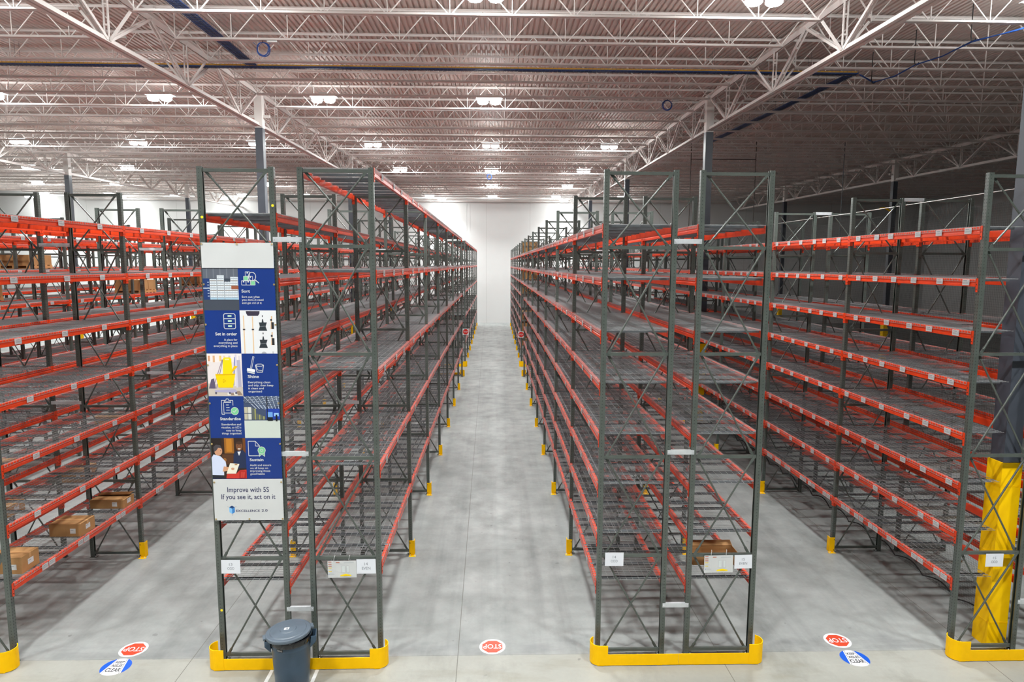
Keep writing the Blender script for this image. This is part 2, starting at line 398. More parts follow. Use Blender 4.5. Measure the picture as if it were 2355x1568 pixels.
def deck_mb(w, x0=-DEP / 2, x1=DEP / 2, wire=True, chan=3, step=0.0635, lip0=True, lip1=True):
    """welded wire deck, y 0..w, top wires z 0..0.01, waterfall lips over both beams, support channels below"""
    mb = MB(); t = 0.0043; z = 0.003
    lx = 0.0125
    xa = x0 - lx if lip0 else x0; xb = x1 + lx if lip1 else x1
    n = int(round(w / step))
    for i in range(n + 1):
        y = 0.006 + (w - 0.012) * i / n
        mb.bar((xa, y, z + t), (xb, y, z + t), t, t, 'wire')
        if lip0: mb.bar((xa, y, z + t), (xa, y, -0.036), t, t, 'wire', caps=False)
        if lip1: mb.bar((xb, y, z + t), (xb, y, -0.036), t, t, 'wire', caps=False)
    m = int(round((x1 - x0) / 0.1)); 
    for i in range(m + 1):
        x = x0 + 0.01 + (x1 - x0 - 0.02) * i / m
        mb.bar((x, 0.003, z), (x, w - 0.003, z), t, t, 'wire')
    if lip0: mb.bar((xa, 0.003, -0.036), (xa, w - 0.003, -0.036), t, t, 'wire')
    if lip1: mb.bar((xb, 0.003, -0.036), (xb, w - 0.003, -0.036), t, t, 'wire')
    for i in range(chan):
        y = w * (i + 0.5) / chan if chan < 3 else (0.13, w / 2, w - 0.13)[i] if chan == 3 else w * (i + 0.5) / chan
        xs, xe = x0 + 0.055, x1 - 0.055
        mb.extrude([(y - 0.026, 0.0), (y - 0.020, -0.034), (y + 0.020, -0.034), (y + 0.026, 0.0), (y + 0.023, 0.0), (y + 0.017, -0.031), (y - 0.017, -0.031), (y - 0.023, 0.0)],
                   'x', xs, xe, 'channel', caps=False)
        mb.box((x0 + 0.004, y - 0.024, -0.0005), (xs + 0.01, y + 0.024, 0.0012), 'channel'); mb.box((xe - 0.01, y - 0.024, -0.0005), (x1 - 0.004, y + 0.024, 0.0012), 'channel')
    return mb
def label_mb(dbl=False):
    mb = MB(); w = 0.15
    mb.box((0.0, -w / 2, -0.045), (0.003, w / 2, 0.045), 'label_white')
    s = Sheet(mb, (0.003, 0, 0), (0, 1, 0), (0, 0, 1), (1, 0, 0))
    for i in range(13): s.rect(-0.06 + i * 0.0088, -0.026, -0.06 + i * 0.0088 + (0.0042 if i % 3 else 0.0022), 0.006, 'grey_text')
    s.rect(-0.055, 0.018, 0.03, 0.028, 'grey_text'); s.rect(0.058, -0.035, 0.066, 0.034, 'grey_text')
    return mb

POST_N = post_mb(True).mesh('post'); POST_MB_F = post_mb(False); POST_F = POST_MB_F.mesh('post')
FOOT = foot_mb().mesh('foot_plate'); BR_MB = brace_mb(); BRACE = BR_MB.mesh('upright_frame')
LB = BAY - PW - 0.004
BEAM_MB = beam_mb(LB); BEAM = BEAM_MB.mesh('load_beam')
GAPL = F8 - GAPY
BEAM_G_MB = beam_mb(GAPL - PW - 0.004); BEAM_G = BEAM_G_MB.mesh('load_beam')
DW = (LB - 0.02) / 3
DECK1 = deck_mb(DW - 0.006).mesh('wire_deck'); DECK_SHORT = deck_mb(DW - 0.006, x1=0.11, lip1=False).mesh('wire_deck')
d3 = MB()
for i in range(3): d3.merge(deck_mb(DW - 0.006), (0, i * DW, 0))
DECK3_MB = d3; DECK3 = d3.mesh('wire_deck')
far_deck = deck_mb(LB - 0.02, step=0.0635, chan=9)
BINLABEL = label_mb().mesh('bin_label')
full_frame = MB(); full_frame.merge(BR_MB)
for s in (1, -1):
    full_frame.merge(POST_MB_F, (s * (DEP / 2 - PW / 2), 0, 0), 0 if s > 0 else PI); full_frame.merge(foot_mb(), (s * (DEP / 2 - PW / 2), 0, 0), 0 if s > 0 else PI)
FRAME_F = full_frame.mesh('upright_frame')

LEV8 = [1.225, 2.005, 2.80, 3.60, 4.405, 5.20, 6.0, 6.79]
LEV7 = [1.265, 2.20, 3.14, 4.08, 5.03, 5.975, 6.92]
LEV5 = [1.585, 3.125, 4.61, 6.10, 7.575]
# name, x of centre, aisle side, levels, levels carried over the passage, spoken name
ROWS = [
    ('14E', -2.3045, +1, LEV5, (3,), 'row fourteen-even'),
    ('13O', -3.7355, -1, LEV7, (5, 6), 'row thirteen-odd behind the banner'),
    ('14O', 2.1580, -1, LEV8, (5, 6, 7), 'row fourteen-odd'),
    ('15E', 3.5790, +1, LEV8, (5, 6, 7), 'row fifteen-even'),
    ('13E', -7.9860, +1, LEV7, (5, 6), 'carton row facing the banner'),
    ('15O', 7.8880, -1, LEV8, (5, 6, 7), 'row fifteen-odd'),
    ('16E', 9.3300, +1, LEV8, (5, 6, 7), 'netted row behind fifteen-odd'),
    ('12O', -9.6100, -1, LEV7, (5, 6), 'second row beyond the banner aisle'),
    ('12E', -13.90, +1, LEV7, (5, 6), 'third row beyond the banner aisle'),
    ('11O', -15.42, -1, LEV7, (5, 6), 'fourth row beyond the banner aisle'),
    ('11E', -19.70, +1, LEV7, (5, 6), 'fifth row beyond the banner aisle'),
    ('10O', -21.22, -1, LEV7, (5, 6), 'sixth row beyond the banner aisle'),
]
COLY = [-5.6, 10.075, 25.8, 41.5, 57.2]; COLX = [-42.9, -25.9, -8.85, 8.22, 25.1]
RK = 'pallet rack bays'
def frame_parts(root, y, near):
    if near:
        f = put('upright_frame', BRACE, (0, y + PW / 2, 0), root)
        for s in (1, -1):
            x = s * (DEP / 2 - PW / 2); r = 0 if s > 0 else PI
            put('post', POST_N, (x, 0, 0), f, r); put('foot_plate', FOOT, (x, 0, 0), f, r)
    else:
        put('upright_frame', FRAME_F, (0, y + PW / 2, 0), root)
_single = {}
def single_bay(levels, L, endf):
    k = (tuple(levels), L, endf)
    if k not in _single:
        mb = MB(); mb.merge(full_frame, (0, PW / 2, 0))
        if endf: mb.merge(full_frame, (0, L + PW / 2, 0))
        bm = BEAM_MB if L == BAY else BEAM_G_MB
        for z in levels:
            for s in (1, -1): mb.merge(bm, (s * DEP / 2, (PW + L) / 2, z), 0 if s > 0 else PI)
            mb.merge(far_deck, (0, PW + 0.012, z))
        _single[k] = mb.mesh('pallet_rack')
    return _single[k]
for code, cx, side, levels, over, spoken in ROWS:
    hidden = code in ('12E', '11O', '11E', '10O')
    main = code in ('14E', '14O', '13O', '15E')
    for i in range(15):
        if i < 7: y0, L, lv = D0 + i * BAY, BAY, levels
        elif i == 7: y0, L, lv = GAPY, GAPL, [levels[k] for k in over]
        else: y0, L, lv = F8 + (i - 8) * BAY, BAY, levels
        endf = i == 14
        where = (ORD[i] + ' from the front end') if i < 7 else ('bridging the cross passage' if i == 7 else ORD[i - 8] + ' past the cross passage')
        lab = f'orange-beamed green rack bay, {where}, {spoken}'
        col = [y for y in COLY if y0 - 0.3 < y < y0 + L + 0.3] if code == '15O' else []
        if (i >= 8 and not col) or (hidden and (i > 6 or code in ('11E', '10O'))):
            o = put('pallet_rack', single_bay(lv, L, endf), (cx, y0, 0)); tag(o, lab, 'pallet rack', RK); continue
        root = thing('pallet_rack', (cx, y0, 0), lab, 'pallet rack', RK)
        near = i < 4
        frame_parts(root, 0, near)
        bm = BEAM if i != 7 else BEAM_G
        yc = (PW + L) / 2
        for li, z in enumerate(lv):
            for s in (1, -1):
                b = put('load_beam', bm, (s * DEP / 2, yc, z), root, 0 if s > 0 else PI)
                if s == side and i < (7 if code in ('14E', '14O') else 4) and code not in ('12O', '16E'):
                    ys = [-1.52, -0.92, -0.31, 0.31, 0.92, 1.52] if code == '15O' else [-1.2, -0.1, 1.0]
                    for k, yy in enumerate(ys):
                        j = random.uniform(-0.12, 0.12)
                        put('bin_label', BINLABEL, (0.0128 + 0.005, yy + j, -0.052), b)
                        if li == 0 and i < 2 and not main: put('bin_label', BINLABEL, (0.0178, yy + j + 0.17, -0.052), b)
            ys0 = PW + 0.012
            if near or col:
                for k in range(3):
                    yk = ys0 + k * DW
                    short = any(y0 + yk < y + 0.24 and y0 + yk + DW > y - 0.24 for y in col)
                    put('wire_deck', DECK_SHORT if short else DECK1, (0, yk, z), root)
            else:
                put('wire_deck', DECK3, (0, ys0, z), root)

# ------------------------------------------------------------------ row spacers, post guards, end guards
def spacer_mb(w):
    mb = MB(); h = 0.035; y0 = 0.0
    mb.box((-w / 2 - 0.045, -0.004, -h), (w / 2 + 0.045, 0.0, h), 'galv')
    mb.box((-w / 2 + 0.006, 0.0, h - 0.004), (w / 2 - 0.006, 0.035, h), 'galv'); mb.box((-w / 2 + 0.006, 0.0, -h), (w / 2 - 0.006, 0.035, -h + 0.004), 'galv')
    for s in (-1, 1): mb.tube([(s * (w / 2 + 0.028), -0.004, 0), (s * (w / 2 + 0.028), -0.016, 0)], 0.010, 'galv', 6)
    return mb
FL = 0.325
SP = spacer_mb(FL).mesh('row_spacer'); SPW = spacer_mb(0.52).mesh('row_spacer')
for xc, me, nf, nm in ((-3.0225, SP, 7, 'the banner row and fourteen-even'), (2.8685, SP, 7, 'fourteen-odd and fifteen-even'), (-8.798, SPW, 4, 'the two rows beyond the banner aisle'), (8.609, SP, 3, 'fifteen-odd and the netted row')):
    for i in range(nf):
        if nm.startswith('the two') and i == 0: continue
        for z, hn in (((7.543, 'top'),) if 'netted' in nm and i else ((6.545, 'top'), (3.335, 'middle'), (0.85, 'lowest'))):
            tag(put('row_spacer', me, (xc, D0 + i * BAY - 0.001, z)), f'galvanized spacer bar, {hn} of {ORD[i]} frames, joining {nm}', 'spacer bar', 'galvanized row spacers')

def post_guard_mb():
    """yellow bolt-down angle in front of a post foot; post at origin, aisle toward +x"""
    mb = MB(); y = 'yellow'
    mb.box((-0.035, -0.056, 0.008), (0.075, -0.046, 0.33), y); mb.box((0.066, -0.046, 0.008), (0.076, 0.06, 0.33), y)
    mb.box((-0.04, -0.125, 0.0), (0.10, -0.046, 0.008), y)
    for z in (0.05, 0.28):
        mb.tube([(-0.018, -0.056, z), (-0.018, -0.062, z)], 0.010, 'hole', 8)
    for x in (-0.01, 0.075): mb.tube([(x, -0.095, 0.008), (x, -0.095, 0.03)], 0.010, 'galv', 6)
    return mb
PG = post_guard_mb()
PGR = PG.mesh('post_guard'); mm = MB(); mm.v = [(-x, y, z) for x, y, z in PG.v]; mm.f = [f[::-1] for f in PG.f]; mm.m = PG.m; mm.mats = PG.mats; mm.sm = PG.sm; PGL = mm.mesh('post_guard')
for code, cx, side, levels, over, spoken in ROWS[:6]:
    for i in (list(range(1, 7)) + list(range(9, 16)) if code in ('14E', '14O') else list(range(1, 8))):
        y = D0 + i * BAY if i < 8 else F8 + (i - 8) * BAY
        wh = f'{ORD[i]} frame' if i < 8 else f'{ORD[i - 8]} frame past the passage'
        tag(put('post_guard', PGR if side > 0 else PGL, (cx + side * (DEP / 2 - PW / 2 + 0.012), y + PW / 2, 0)), f'yellow guard at foot of {wh}, {spoken}', 'post guard', 'yellow post guards')

def end_guard(xa, xm, s, yf, label, side_y=1):
    """xa: x of the outer post face, xm: x where the rail ends in the flue; s: +1 when the outer side is +x; yf: front of the frame"""
    root = thing('end_guard', (xa, yf, 0), label, 'end guard', 'yellow end-of-row guards')
    k = side_y; R = 0.150; t = 0.009; cxl = -s * 0.045; cyl = -k * 0.115
    pts = []
    a = [(-0.32, 0)]
    arc = [(cxl + s * R * math.sin(th), cyl - k * R * math.cos(th)) for th in [PI * j / 16 for j in range(0, 14)]]
    line = [(cxl - s * 0.11, cyl - k * R)] + arc
    outer = line; inner = [(cxl - s * 0.11, cyl - k * (R - t))] + [(cxl + s * (R - t) * math.sin(th), cyl - k * (R - t) * math.cos(th)) for th in [PI * j / 16 for j in range(0, 14)]]
    prof = outer + inner[::-1]; n = len(prof); z0, z1 = 0.012, 0.335
    mb = MB(); vs = [(x, y, z0) for x, y in prof] + [(x, y, z1) for x, y in prof]
    mb.add(vs, [(i, (i + 1) % n, (i + 1) % n + n, i + n) for i in range(n)], 'yellow')
    h = n // 2
    for i in range(h - 1):
        j = n - 1 - i
        for o in (0, n): mb.add([vs[i + o], vs[i + 1 + o], vs[j - 1 + o], vs[j + o]], [(0, 1, 2, 3) if o else (3, 2, 1, 0)], 'yellow')
    put('wraparound_end', mb, (0, 0, 0), root)
    mb = MB(); x1 = cxl - s * 0.06; xe = xm - xa; yr = cyl - k * (R - 0.004)
    mb.box((x1, yr, 0.012), (xe, yr + k * 0.010, 0.19), 'yellow')
    put('kick_rail', mb, (0, 0, 0), root)
    mb = MB(); mb.box((xe + s * 0.25, yr + k * 0.01, 0.0), (xe + s * 0.33, yr + k * 0.10, 0.008), 'yellow'); mb.box((xe + s * 0.25, yr + k * 0.01, 0.008), (xe + s * 0.33, yr + k * 0.02, 0.1), 'yellow'); put('floor_bracket', mb, (0, 0, 0), root)
    mb = MB(); mb.box((cxl - 0.05, min(cyl - k * (R - t), cyl), 0.0), (cxl + 0.05, max(cyl - k * (R - t), cyl), 0.012), 'yellow'); put('floor_bracket', mb, (0, 0, 0), root)
    return root
FX = {'14E': (-1.7545, -3.0225, 1), '13O': (-4.2855, -3.0225, -1), '14O': (1.608, 2.8685, -1), '15E': (4.129, 2.8685, 1), '13E': (-7.436, -8.80, 1), '15O': (7.338, 8.609, -1)}
for code, txt in (('14E', 'row fourteen-even end, beside the trash can'), ('13O', 'the banner row end, beside the trash can'), ('14O', 'row fourteen-odd end'), ('15E', 'row fifteen-even end'), ('13E', 'the carton row end'), ('15O', 'row fifteen-odd end, by the yellow column')):
    xa, xm, s = FX[code]; end_guard(xa, xm - s * -0.002, s, D0, f'yellow wraparound guard at {txt}')
for code, txt in (('14E', 'row fourteen-even'), ('14O', 'row fourteen-odd')):
    xa, xm, s = FX[code]
    end_guard(xa, xm + s * 0.002, s, F8, f'yellow wraparound guard on far side of cross passage, {txt}')
    end_guard(xa, xm + s * 0.002, s, GAPY + PW, f'yellow wraparound guard on near side of cross passage, {txt}', -1)

# ------------------------------------------------------------------ columns and roof steel
def columns():
    hw = 0.140
    lines = {-42.9: 'fourth line beyond the banner', -25.9: 'line far beyond the banner aisle', -8.85: 'line behind the carton row', 8.22: 'line in row fifteen-odd', 25.1: 'dark side line'}
    for x in COLX:
        for j, y in enumerate(COLY):
            if y < 0: continue
            zt = rz(y) + 0.60; zw = rz(y) - 0.78
            root = thing('steel_column', (x, y, 0), f'square steel column, {ORD[j - 1]} from the front, {lines[x]}', 'column', 'steel roof columns')
            mb = MB(); mb.box((-hw, -hw, 0.0), (hw, hw, zw), 'column_dark'); put('lower_shaft', mb, (0, 0, 0), root)['label'] = 'slate blue lower shaft'
            mb = MB(); mb.box((-hw - 0.003, -hw - 0.003, zw), (hw + 0.003, hw + 0.003, zt - 0.012), 'column_white'); put('upper_shaft', mb, (0, 0, 0), root)['label'] = 'white upper shaft'
            z = zt - 1.0
            for sx in (-1, 1):
                mb = MB(); mb.box((sx * (hw + 0.003), -0.05, z), (sx * (hw + 0.24), 0.05, z + 0.10), 'column_white'); put('bracket', mb, (0, 0, 0), root)
            g = thing('column_guard', (x, y, 0), f'tall yellow guard round column foot, {ORD[j - 1]} from front, {lines[x]}', 'column guard', 'yellow column guards')
            mb = MB(); a, b, h = hw + 0.004, hw + 0.022, 3.1
            mb.box((-b, -b, 0), (b, -a, h), 'yellow_old'); mb.box((-b, a, 0), (b, b, h), 'yellow_old'); mb.box((-b, -a, 0), (-a, a, h), 'yellow_old'); mb.box((a, -a, 0), (b, a, h), 'yellow_old')
            put('wrap_panel', mb, (0, 0, 0), g)
            for z in (0.4, 1.55, 2.7):
                mb = MB(); c = b + 0.002
                mb.box((-c, -c, z), (c, -b, z + 0.03), 'yellow'); mb.box((-c, b, z), (c, c, z + 0.03), 'yellow'); mb.box((-c, -b, z), (-b, b, z + 0.03), 'yellow'); mb.box((b, -b, z), (c, b, z + 0.03), 'yellow')
                put('strap', mb, (0, 0, 0), g)
columns()

def girder_name(x): return {-42.9: 'far bank beyond the racks', -25.9: 'bank beyond the carton row', -8.85: 'banner-side bank', 8.22: 'dark-side bank', 25.1: 'outermost dark bank'}[x]
def girders():
    P = 15.7 / 8
    for x in COLX[1:]:
        for j in range(len(COLY)):
            ya = COLY[j]; yb = COLY[j + 1] if j + 1 < len(COLY) else YB - 0.05
            if yb < 9: continue
            near = j <= 2 and x in (-8.85, 8.22)
            y0, y1 = ya + 0.17, yb - (0.17 if j + 1 < len(COLY) else 0.0)
            root = thing('joist_girder', (x, ya, 0), f'white roof truss girder, {ORD[max(j, 0)]} span from the front, {girder_name(x)}', 'roof girder', 'roof truss girders')
            loc = lambda y: y - ya
            bot = lambda y: rz(y) - 0.68; top = lambda y: rz(y) + 0.53
            def chord(nm, zf, h):
                mb = MB()
                for s in (-1, 1):
                    mb.bar((s * 0.075, loc(y0), zf(y0)), (s * 0.075, loc(y1), zf(y1)), 0.105, 0.016, 'steel_white')
                    mb.bar((s * 0.030, loc(y0), zf(y0) + h * 0.5), (s * 0.030, loc(y1), zf(y1) + h * 0.5), 0.016, abs(h), 'steel_white')
                put(nm, mb, (0, 0, 0), root)
            chord('bottom_chord', lambda y: bot(y) - 0.05, 0.13); chord('top_chord', lambda y: top(y) + 0.05, -0.16)
            allm = MB()
            def member(nm, a, b, w):
                mb = MB() if near else allm
                for s in (-1, 1): mb.bar((s * 0.045, *a), (s * 0.045, *b), 0.028, w, 'steel_white')
                for t in (0.3, 0.7):
                    c = [a[i] + (b[i] - a[i]) * t for i in (0, 1)]; mb.box((-0.06, c[0] - 0.03, c[1] - 0.02), (0.06, c[0] + 0.03, c[1] + 0.02), 'steel_white')
                if near: put(nm, mb, (0, 0, 0), root)
            k = 1
            while ya + k * P < yb:
                yk = ya + k * P
                if k % 2:
                    for dy in (-P, P):
                        yt = min(max(yk + dy, y0), y1); member('diagonal', (loc(yk) + math.copysign(0.05, dy), bot(yk) + 0.03), (loc(yt), top(yt) - 0.06), 0.075 if dy < 0 else 0.06)
                    member('vertical', (loc(yk), bot(yk) + 0.02), (loc(yk), top(yk) - 0.06), 0.05)
                    mb = MB() if near else allm
                    for s in (-1, 1):
                        mb.bar((s * 0.06, loc(yk), bot(yk) + 0.02), (s * 0.56, loc(yk), rz(yk) - 0.02), 0.05, 0.05, 'steel_white')
                    if near: put('kicker_brace', mb, (0, 0, 0), root)
                k += 1
            if not near and allm.v: put('web_lattice', allm, (0, 0, 0), root)
girders()

def joists():
    P = 15.7 / 8
    spans = [(-42.9, -25.9, 'span beyond the carton rows'), (-25.9, -8.85, 'span over the banner aisle'), (-8.85, 8.22, 'middle span'), (8.22, 25.1, 'dark-side span'), (25.1, 42.0, 'outermost dark span')]
    cache = {}
    for xa, xb, nm in spans:
        W = xb - xa; key = round(W, 2)
        if key not in cache:
            e = 0.62; tz, bz = 0.80, 0.0
            tm, bm, wm = MB(), MB(), MB(); m = 'steel_white'
            for s in (-1, 1):
                tm.box((0.04, s * 0.035 - 0.025, tz), (W - 0.04, s * 0.035 + 0.025, tz + 0.012), m); tm.box((0.04, s * 0.012 - 0.004, tz - 0.045), (W - 0.04, s * 0.012 + 0.004, tz), m)
                bm.box((e, s * 0.040 - 0.03, bz - 0.012), (W - e, s * 0.040 + 0.03, bz), m); bm.box((e, s * 0.014 - 0.005, bz), (W - e, s * 0.014 + 0.005, bz + 0.055), m)
            for s in (0, 1): tm.box((0.0 if not s else W - 0.13, -0.06, tz - 0.07), (0.13 if not s else W, 0.06, tz), m)
            n = 11; pw = (W - 2 * e) / n
            for i in range(n):
                xm0 = e + i * pw; xm1 = xm0 + pw; xc = (xm0 + xm1) / 2
                wm.bar((xc, 0, tz - 0.02), (xm0 + 0.04, 0, bz + 0.03), 0.022, 0.026, m, up=(0, 1, 0)); wm.bar((xc, 0, tz - 0.02), (xm1 - 0.04, 0, bz + 0.03), 0.022, 0.026, m, up=(0, 1, 0))
                wm.bar((xm0, 0, tz - 0.02), (xm0, 0, bz + 0.03), 0.018, 0.022, m)
            wm.bar((0.12, 0, tz - 0.03), (e + 0.05, 0, bz + 0.03), 0.025, 0.03, m, up=(0, 1, 0)); wm.bar((W - 0.12, 0, tz - 0.03), (W - e - 0.05, 0, bz + 0.03), 0.025, 0.03, m, up=(0, 1, 0))
            cache[key] = (tm.mesh('top_chord'), bm.mesh('bottom_chord'), wm.mesh('web_lattice'))
        tm, bm, wm = cache[key]
        y = 25.8 - 7 * P; k = 0
        while y < YB - 0.5:
            root = thing('roof_joist', (xa, y, rz(y)), f'white open-web roof joist, {ORD[k]} from the front, {nm}', 'roof joist', 'open-web roof joists')
            put('top_chord', tm, (0, 0, 0), root); put('bottom_chord', bm, (0, 0, 0), root); put('web_lattice', wm, (0, 0, 0), root)
            y += P; k += 1
joists()

# ------------------------------------------------------------------ high-bay lights
def lights():
    hm = MB(); hm.box((-0.46, -0.24, 0.0), (0.46, 0.24, 0.05), 'housing'); hm.box((-0.12, -0.10, 0.05), (0.12, 0.10, 0.13), 'housing')
    for s in (-1, 1): hm.box((s * 0.46, -0.24, -0.01), (s * 0.475, 0.24, 0.05), 'housing')
    H = hm.mesh('housing')
    lm = MB(); prof = [(0.200, 0.0), (0.200, -0.15), (0.150, -0.205), (0.0, -0.225)]; nn = 8  # bowl shaped deep so the lens also shows the lamp's glare
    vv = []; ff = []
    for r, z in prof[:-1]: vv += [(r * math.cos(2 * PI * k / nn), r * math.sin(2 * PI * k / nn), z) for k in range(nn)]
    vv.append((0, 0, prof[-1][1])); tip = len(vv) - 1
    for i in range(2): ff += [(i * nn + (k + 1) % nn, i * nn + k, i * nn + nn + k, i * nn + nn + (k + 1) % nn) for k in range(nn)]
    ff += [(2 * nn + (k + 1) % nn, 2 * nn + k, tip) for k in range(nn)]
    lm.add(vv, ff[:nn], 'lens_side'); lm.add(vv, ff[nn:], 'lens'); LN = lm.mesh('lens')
    wm = MB()
    for s in (-1, 1): wm.tube([(s * 0.4, 0, 0.05), (s * 0.4, 0, 0.685)], 0.006, 'housing', 6)
    HG = wm.mesh('hanger')
    A = {0: 'the middle aisle', -1: 'the banner aisle', -2: 'the second aisle beyond banner', -3: 'the third aisle beyond banner', -4: 'the fourth aisle beyond banner', -5: 'the fifth aisle beyond banner', -6: 'the sixth aisle beyond banner', -7: 'the seventh aisle beyond banner', 1: 'row fifteen aisle', 2: 'the dark side'}
    XA = {0: -0.2, -1: -6.2, -2: -12.05, -3: -18.0, -4: -23.9, -5: -30.2, -6: -36.3, -7: -42.3, 1: 5.9, 2: 12.25}
    spec = [(-2, (-2, 0)), (-1, (-3, -2, -1, 0, 1, 2)), (0, (-3, -2, -1, 0, 1, 2)), (1, (-4, -3, -2, -1, 0)), (2, (-5, -4, -3, -2, -1, 0, 1)), (3, (-7, -5, -4, -1, 0, 1)),  # rows before the first are unseen, added to light the front
            (4, (-7, -6, -5, -3, 0, 1)), (5, (-7, -6, -5, -4, -3, -1, 0, 1, 2))]
    ld = bpy.data.lights.new('lamp', 'AREA'); ld.shape = 'RECTANGLE'; ld.size = 0.8; ld.size_y = 0.38; ld.energy = LAMP_WATTS; ld.spread = LAMP_SPREAD; ld.color = (0.965, 1.0, 0.985)
    P = []
    for k, xs in spec:
        y = 15.02 + 9.8125 * k
        for i in xs: P.append((XA[i], y, (f'{ORD[k]} row from the front' if k >= 0 else f'row {"behind" if k == -1 else "well behind"} the camera, added unseen'), A[i]))
    P += [(-5.3, 67.5, 'against far wall', A[-1]), (7.0, 67.5, 'against far wall', A[1]), (-27.0, 67.5, 'against far wall', A[-4]), (-37.0, 67.5, 'against far wall', A[-6]), (-46.0, 67.5, 'against far wall', A[-7])]
    for x, y, w, a in P:
        z = rz(y) + 0.19
        root = thing('high_bay_light', (x, y, z), f'lit high-bay light over {a}, {w}', 'ceiling light', 'high-bay ceiling lights')
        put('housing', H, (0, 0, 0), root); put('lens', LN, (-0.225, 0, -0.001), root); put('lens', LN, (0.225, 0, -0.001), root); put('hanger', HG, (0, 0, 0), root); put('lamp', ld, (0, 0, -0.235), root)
lights()

# ------------------------------------------------------------------ banner and paper signs
def banner():
    X0, X1, XM = -4.255, -3.215, -3.745; YP = D0 - 0.030
    rows = [6.13, 5.51, 4.87, 4.23, 3.59, 2.965]
    root = thing('vinyl_banner', (X0, YP, rows[-1]), 'long blue and white vinyl housekeeping banner with five picture rows, hung on rack end', 'banner')
    cl = MB(); ztop, zbot = 6.30, rows[-1] - 0.03
    cl.box((0, 0.0, zbot - rows[-1]), (X1 - X0, 0.004, ztop - rows[-1]), 'vinyl_blue')
    put('cloth', cl, (0, 0, 0), root)
    def cell(nm, r, right):
        mb = MB(); xa, xb = (XM, X1) if right else (X0, XM)
        s = Sheet(mb, (xa - X0, -0.001, rows[r + 1] - rows[-1]), (xb - xa, 0, 0), (0, 0, rows[r] - rows[r + 1]), (0, -1, 0))
        s.clip = True; return mb, s, lambda: put(nm, mb, (0, 0, 0), root)
    W = 'vinyl_white'; Bl = 'vinyl_blue'; G = C(122, 196, 146)
    def words(s, head, lines, y, al, x, hw):
        s.text(head, x, y, 0.070, W, 3, 0.022, hw, al)
        for i, (t, w) in enumerate(lines): s.text(t, x, y - 0.125 - i * 0.072, 0.050, W, 3, 0.010, w, al)
    # row 1: pallets picture / Sort
    mb, s, done = cell('printed_picture', 0, False)
    s.rect(0, 0, 1, 1, C(58, 66, 78)); s.rect(0, 0.75, 1, 1, C(92, 98, 110), 2); s.rect(0, 0, 1, 0.25, C(66, 72, 84), 2); s.rect(0, 0.25, 0.18, 0.75, C(34, 58, 112), 2)
    for i in range(6): s.rect(0.12, 0.33 + i * 0.065, 0.17, 0.345 + i * 0.065, C(190, 200, 215), 3)
    s.rect(0, 0.51, 0.2, 0.535, C(170, 178, 190), 3)
    for i in range(5): s.rect(0.1 + i * 0.19, 0.76, 0.13 + i * 0.19, 1, C(112, 118, 128), 3)
    for (xa, xb, top) in ((0.19, 0.39, 0.74), (0.40, 0.60, 0.83), (0.61, 0.80, 0.67), (0.78, 1.0, 0.79)):
        s.rect(xa, 0.255, xb, top, C(196, 204, 212), 3)
        k = 0; y = 0.30
        while y < top - 0.03:
            s.rect(xa + 0.01, y, xb - 0.01, y + 0.012, C(128, 112, 98) if k % 2 else C(150, 160, 172), 4); 
            for q in range(4): s.rect(xa + 0.015 + q * 0.045, y + 0.02, xa + 0.04 + q * 0.045, y + 0.042, C(224, 230, 236), 4)
            y += 0.056; k += 1
        s.rect(xa, 0.255, xb - 0.01, 0.30, C(160, 190, 210), 5)
    s.rect(0.80, 0.50, 1.0, 0.58, C(150, 86, 62), 5); done()
    mb, s, done = cell('printed_panel', 0, True); s.rect(0, 0, 1, 1, Bl)
    for (x, y, f) in ((0.09, 0.60, 0), (0.215, 0.60, 0), (0.34, 0.60, 1), (0.15, 0.705, 1), (0.275, 0.705, 0), (0.20, 0.81, 0)):
        if f: s.rect(x + 0.01, y, x + 0.115, y + 0.09, G, 2)
        s.path([(x, y), (x + 0.12, y), (x + 0.12, y + 0.10), (x, y + 0.10)], 0.012, W, 3, True); s.rect(x + 0.04, y + 0.06, x + 0.075, y + 0.098, G if f else W, 3)
    s.ring(0.385, 0.80, 0.10, 0.018, W, 4); s.line(0.455, 0.73, 0.57, 0.645, 0.022, W, 4)
    words(s, 'Sort', [('Sort out what', 0.49), ('you don\u25a1t need', 0.59), ('and get rid of it', 0.54)], 0.425, 'l', 0.08, 0.23); done()
    # row 2: Set in order / tools picture
    mb, s, done = cell('printed_panel', 1, False); s.rect(0, 0, 1, 1, Bl)
    x0, x1, y0, y1 = 0.54, 0.87, 0.575, 0.925
    s.path([(x0 + .03, y0), (x1 - .03, y0), (x1, y0 + .03), (x1, y1 - .03), (x1 - .03, y1), (x0 + .03, y1), (x0, y1 - .03), (x0, y0 + .03)], 0.018, W, 3, True)
    for i in range(3):
        y = y0 + 0.117 * i
        if i: s.line(x0, y, x1, y, 0.016, W, 3)
        s.rect(0.655, y + 0.045, 0.765, y + 0.08, C(190, 225, 200), 3)
    words(s, 'Set in order', [('A place for', 0.38), ('everything and', 0.54), ('everything in place', 0.68)], 0.425, 'r', 0.90, 0.62); done()
    mb, s, done = cell('printed_picture', 1, True); s.rect(0, 0, 1, 1, C(222, 223, 226))
    for x, yt in ((0.10, 0.88), (0.345, 0.86)):
        s.rect(x - 0.013, 0.0, x + 0.016, yt, C(222, 188, 148), 2); s.rect(x - 0.03, 0.545, x + 0.035, 0.575, C(52, 50, 56), 3)
    s.poly([(0.17, 0.985), (0.55, 0.985), (0.545, 0.93), (0.50, 0.875), (0.22, 0.875), (0.18, 0.93)], C(56, 50, 66), 3)
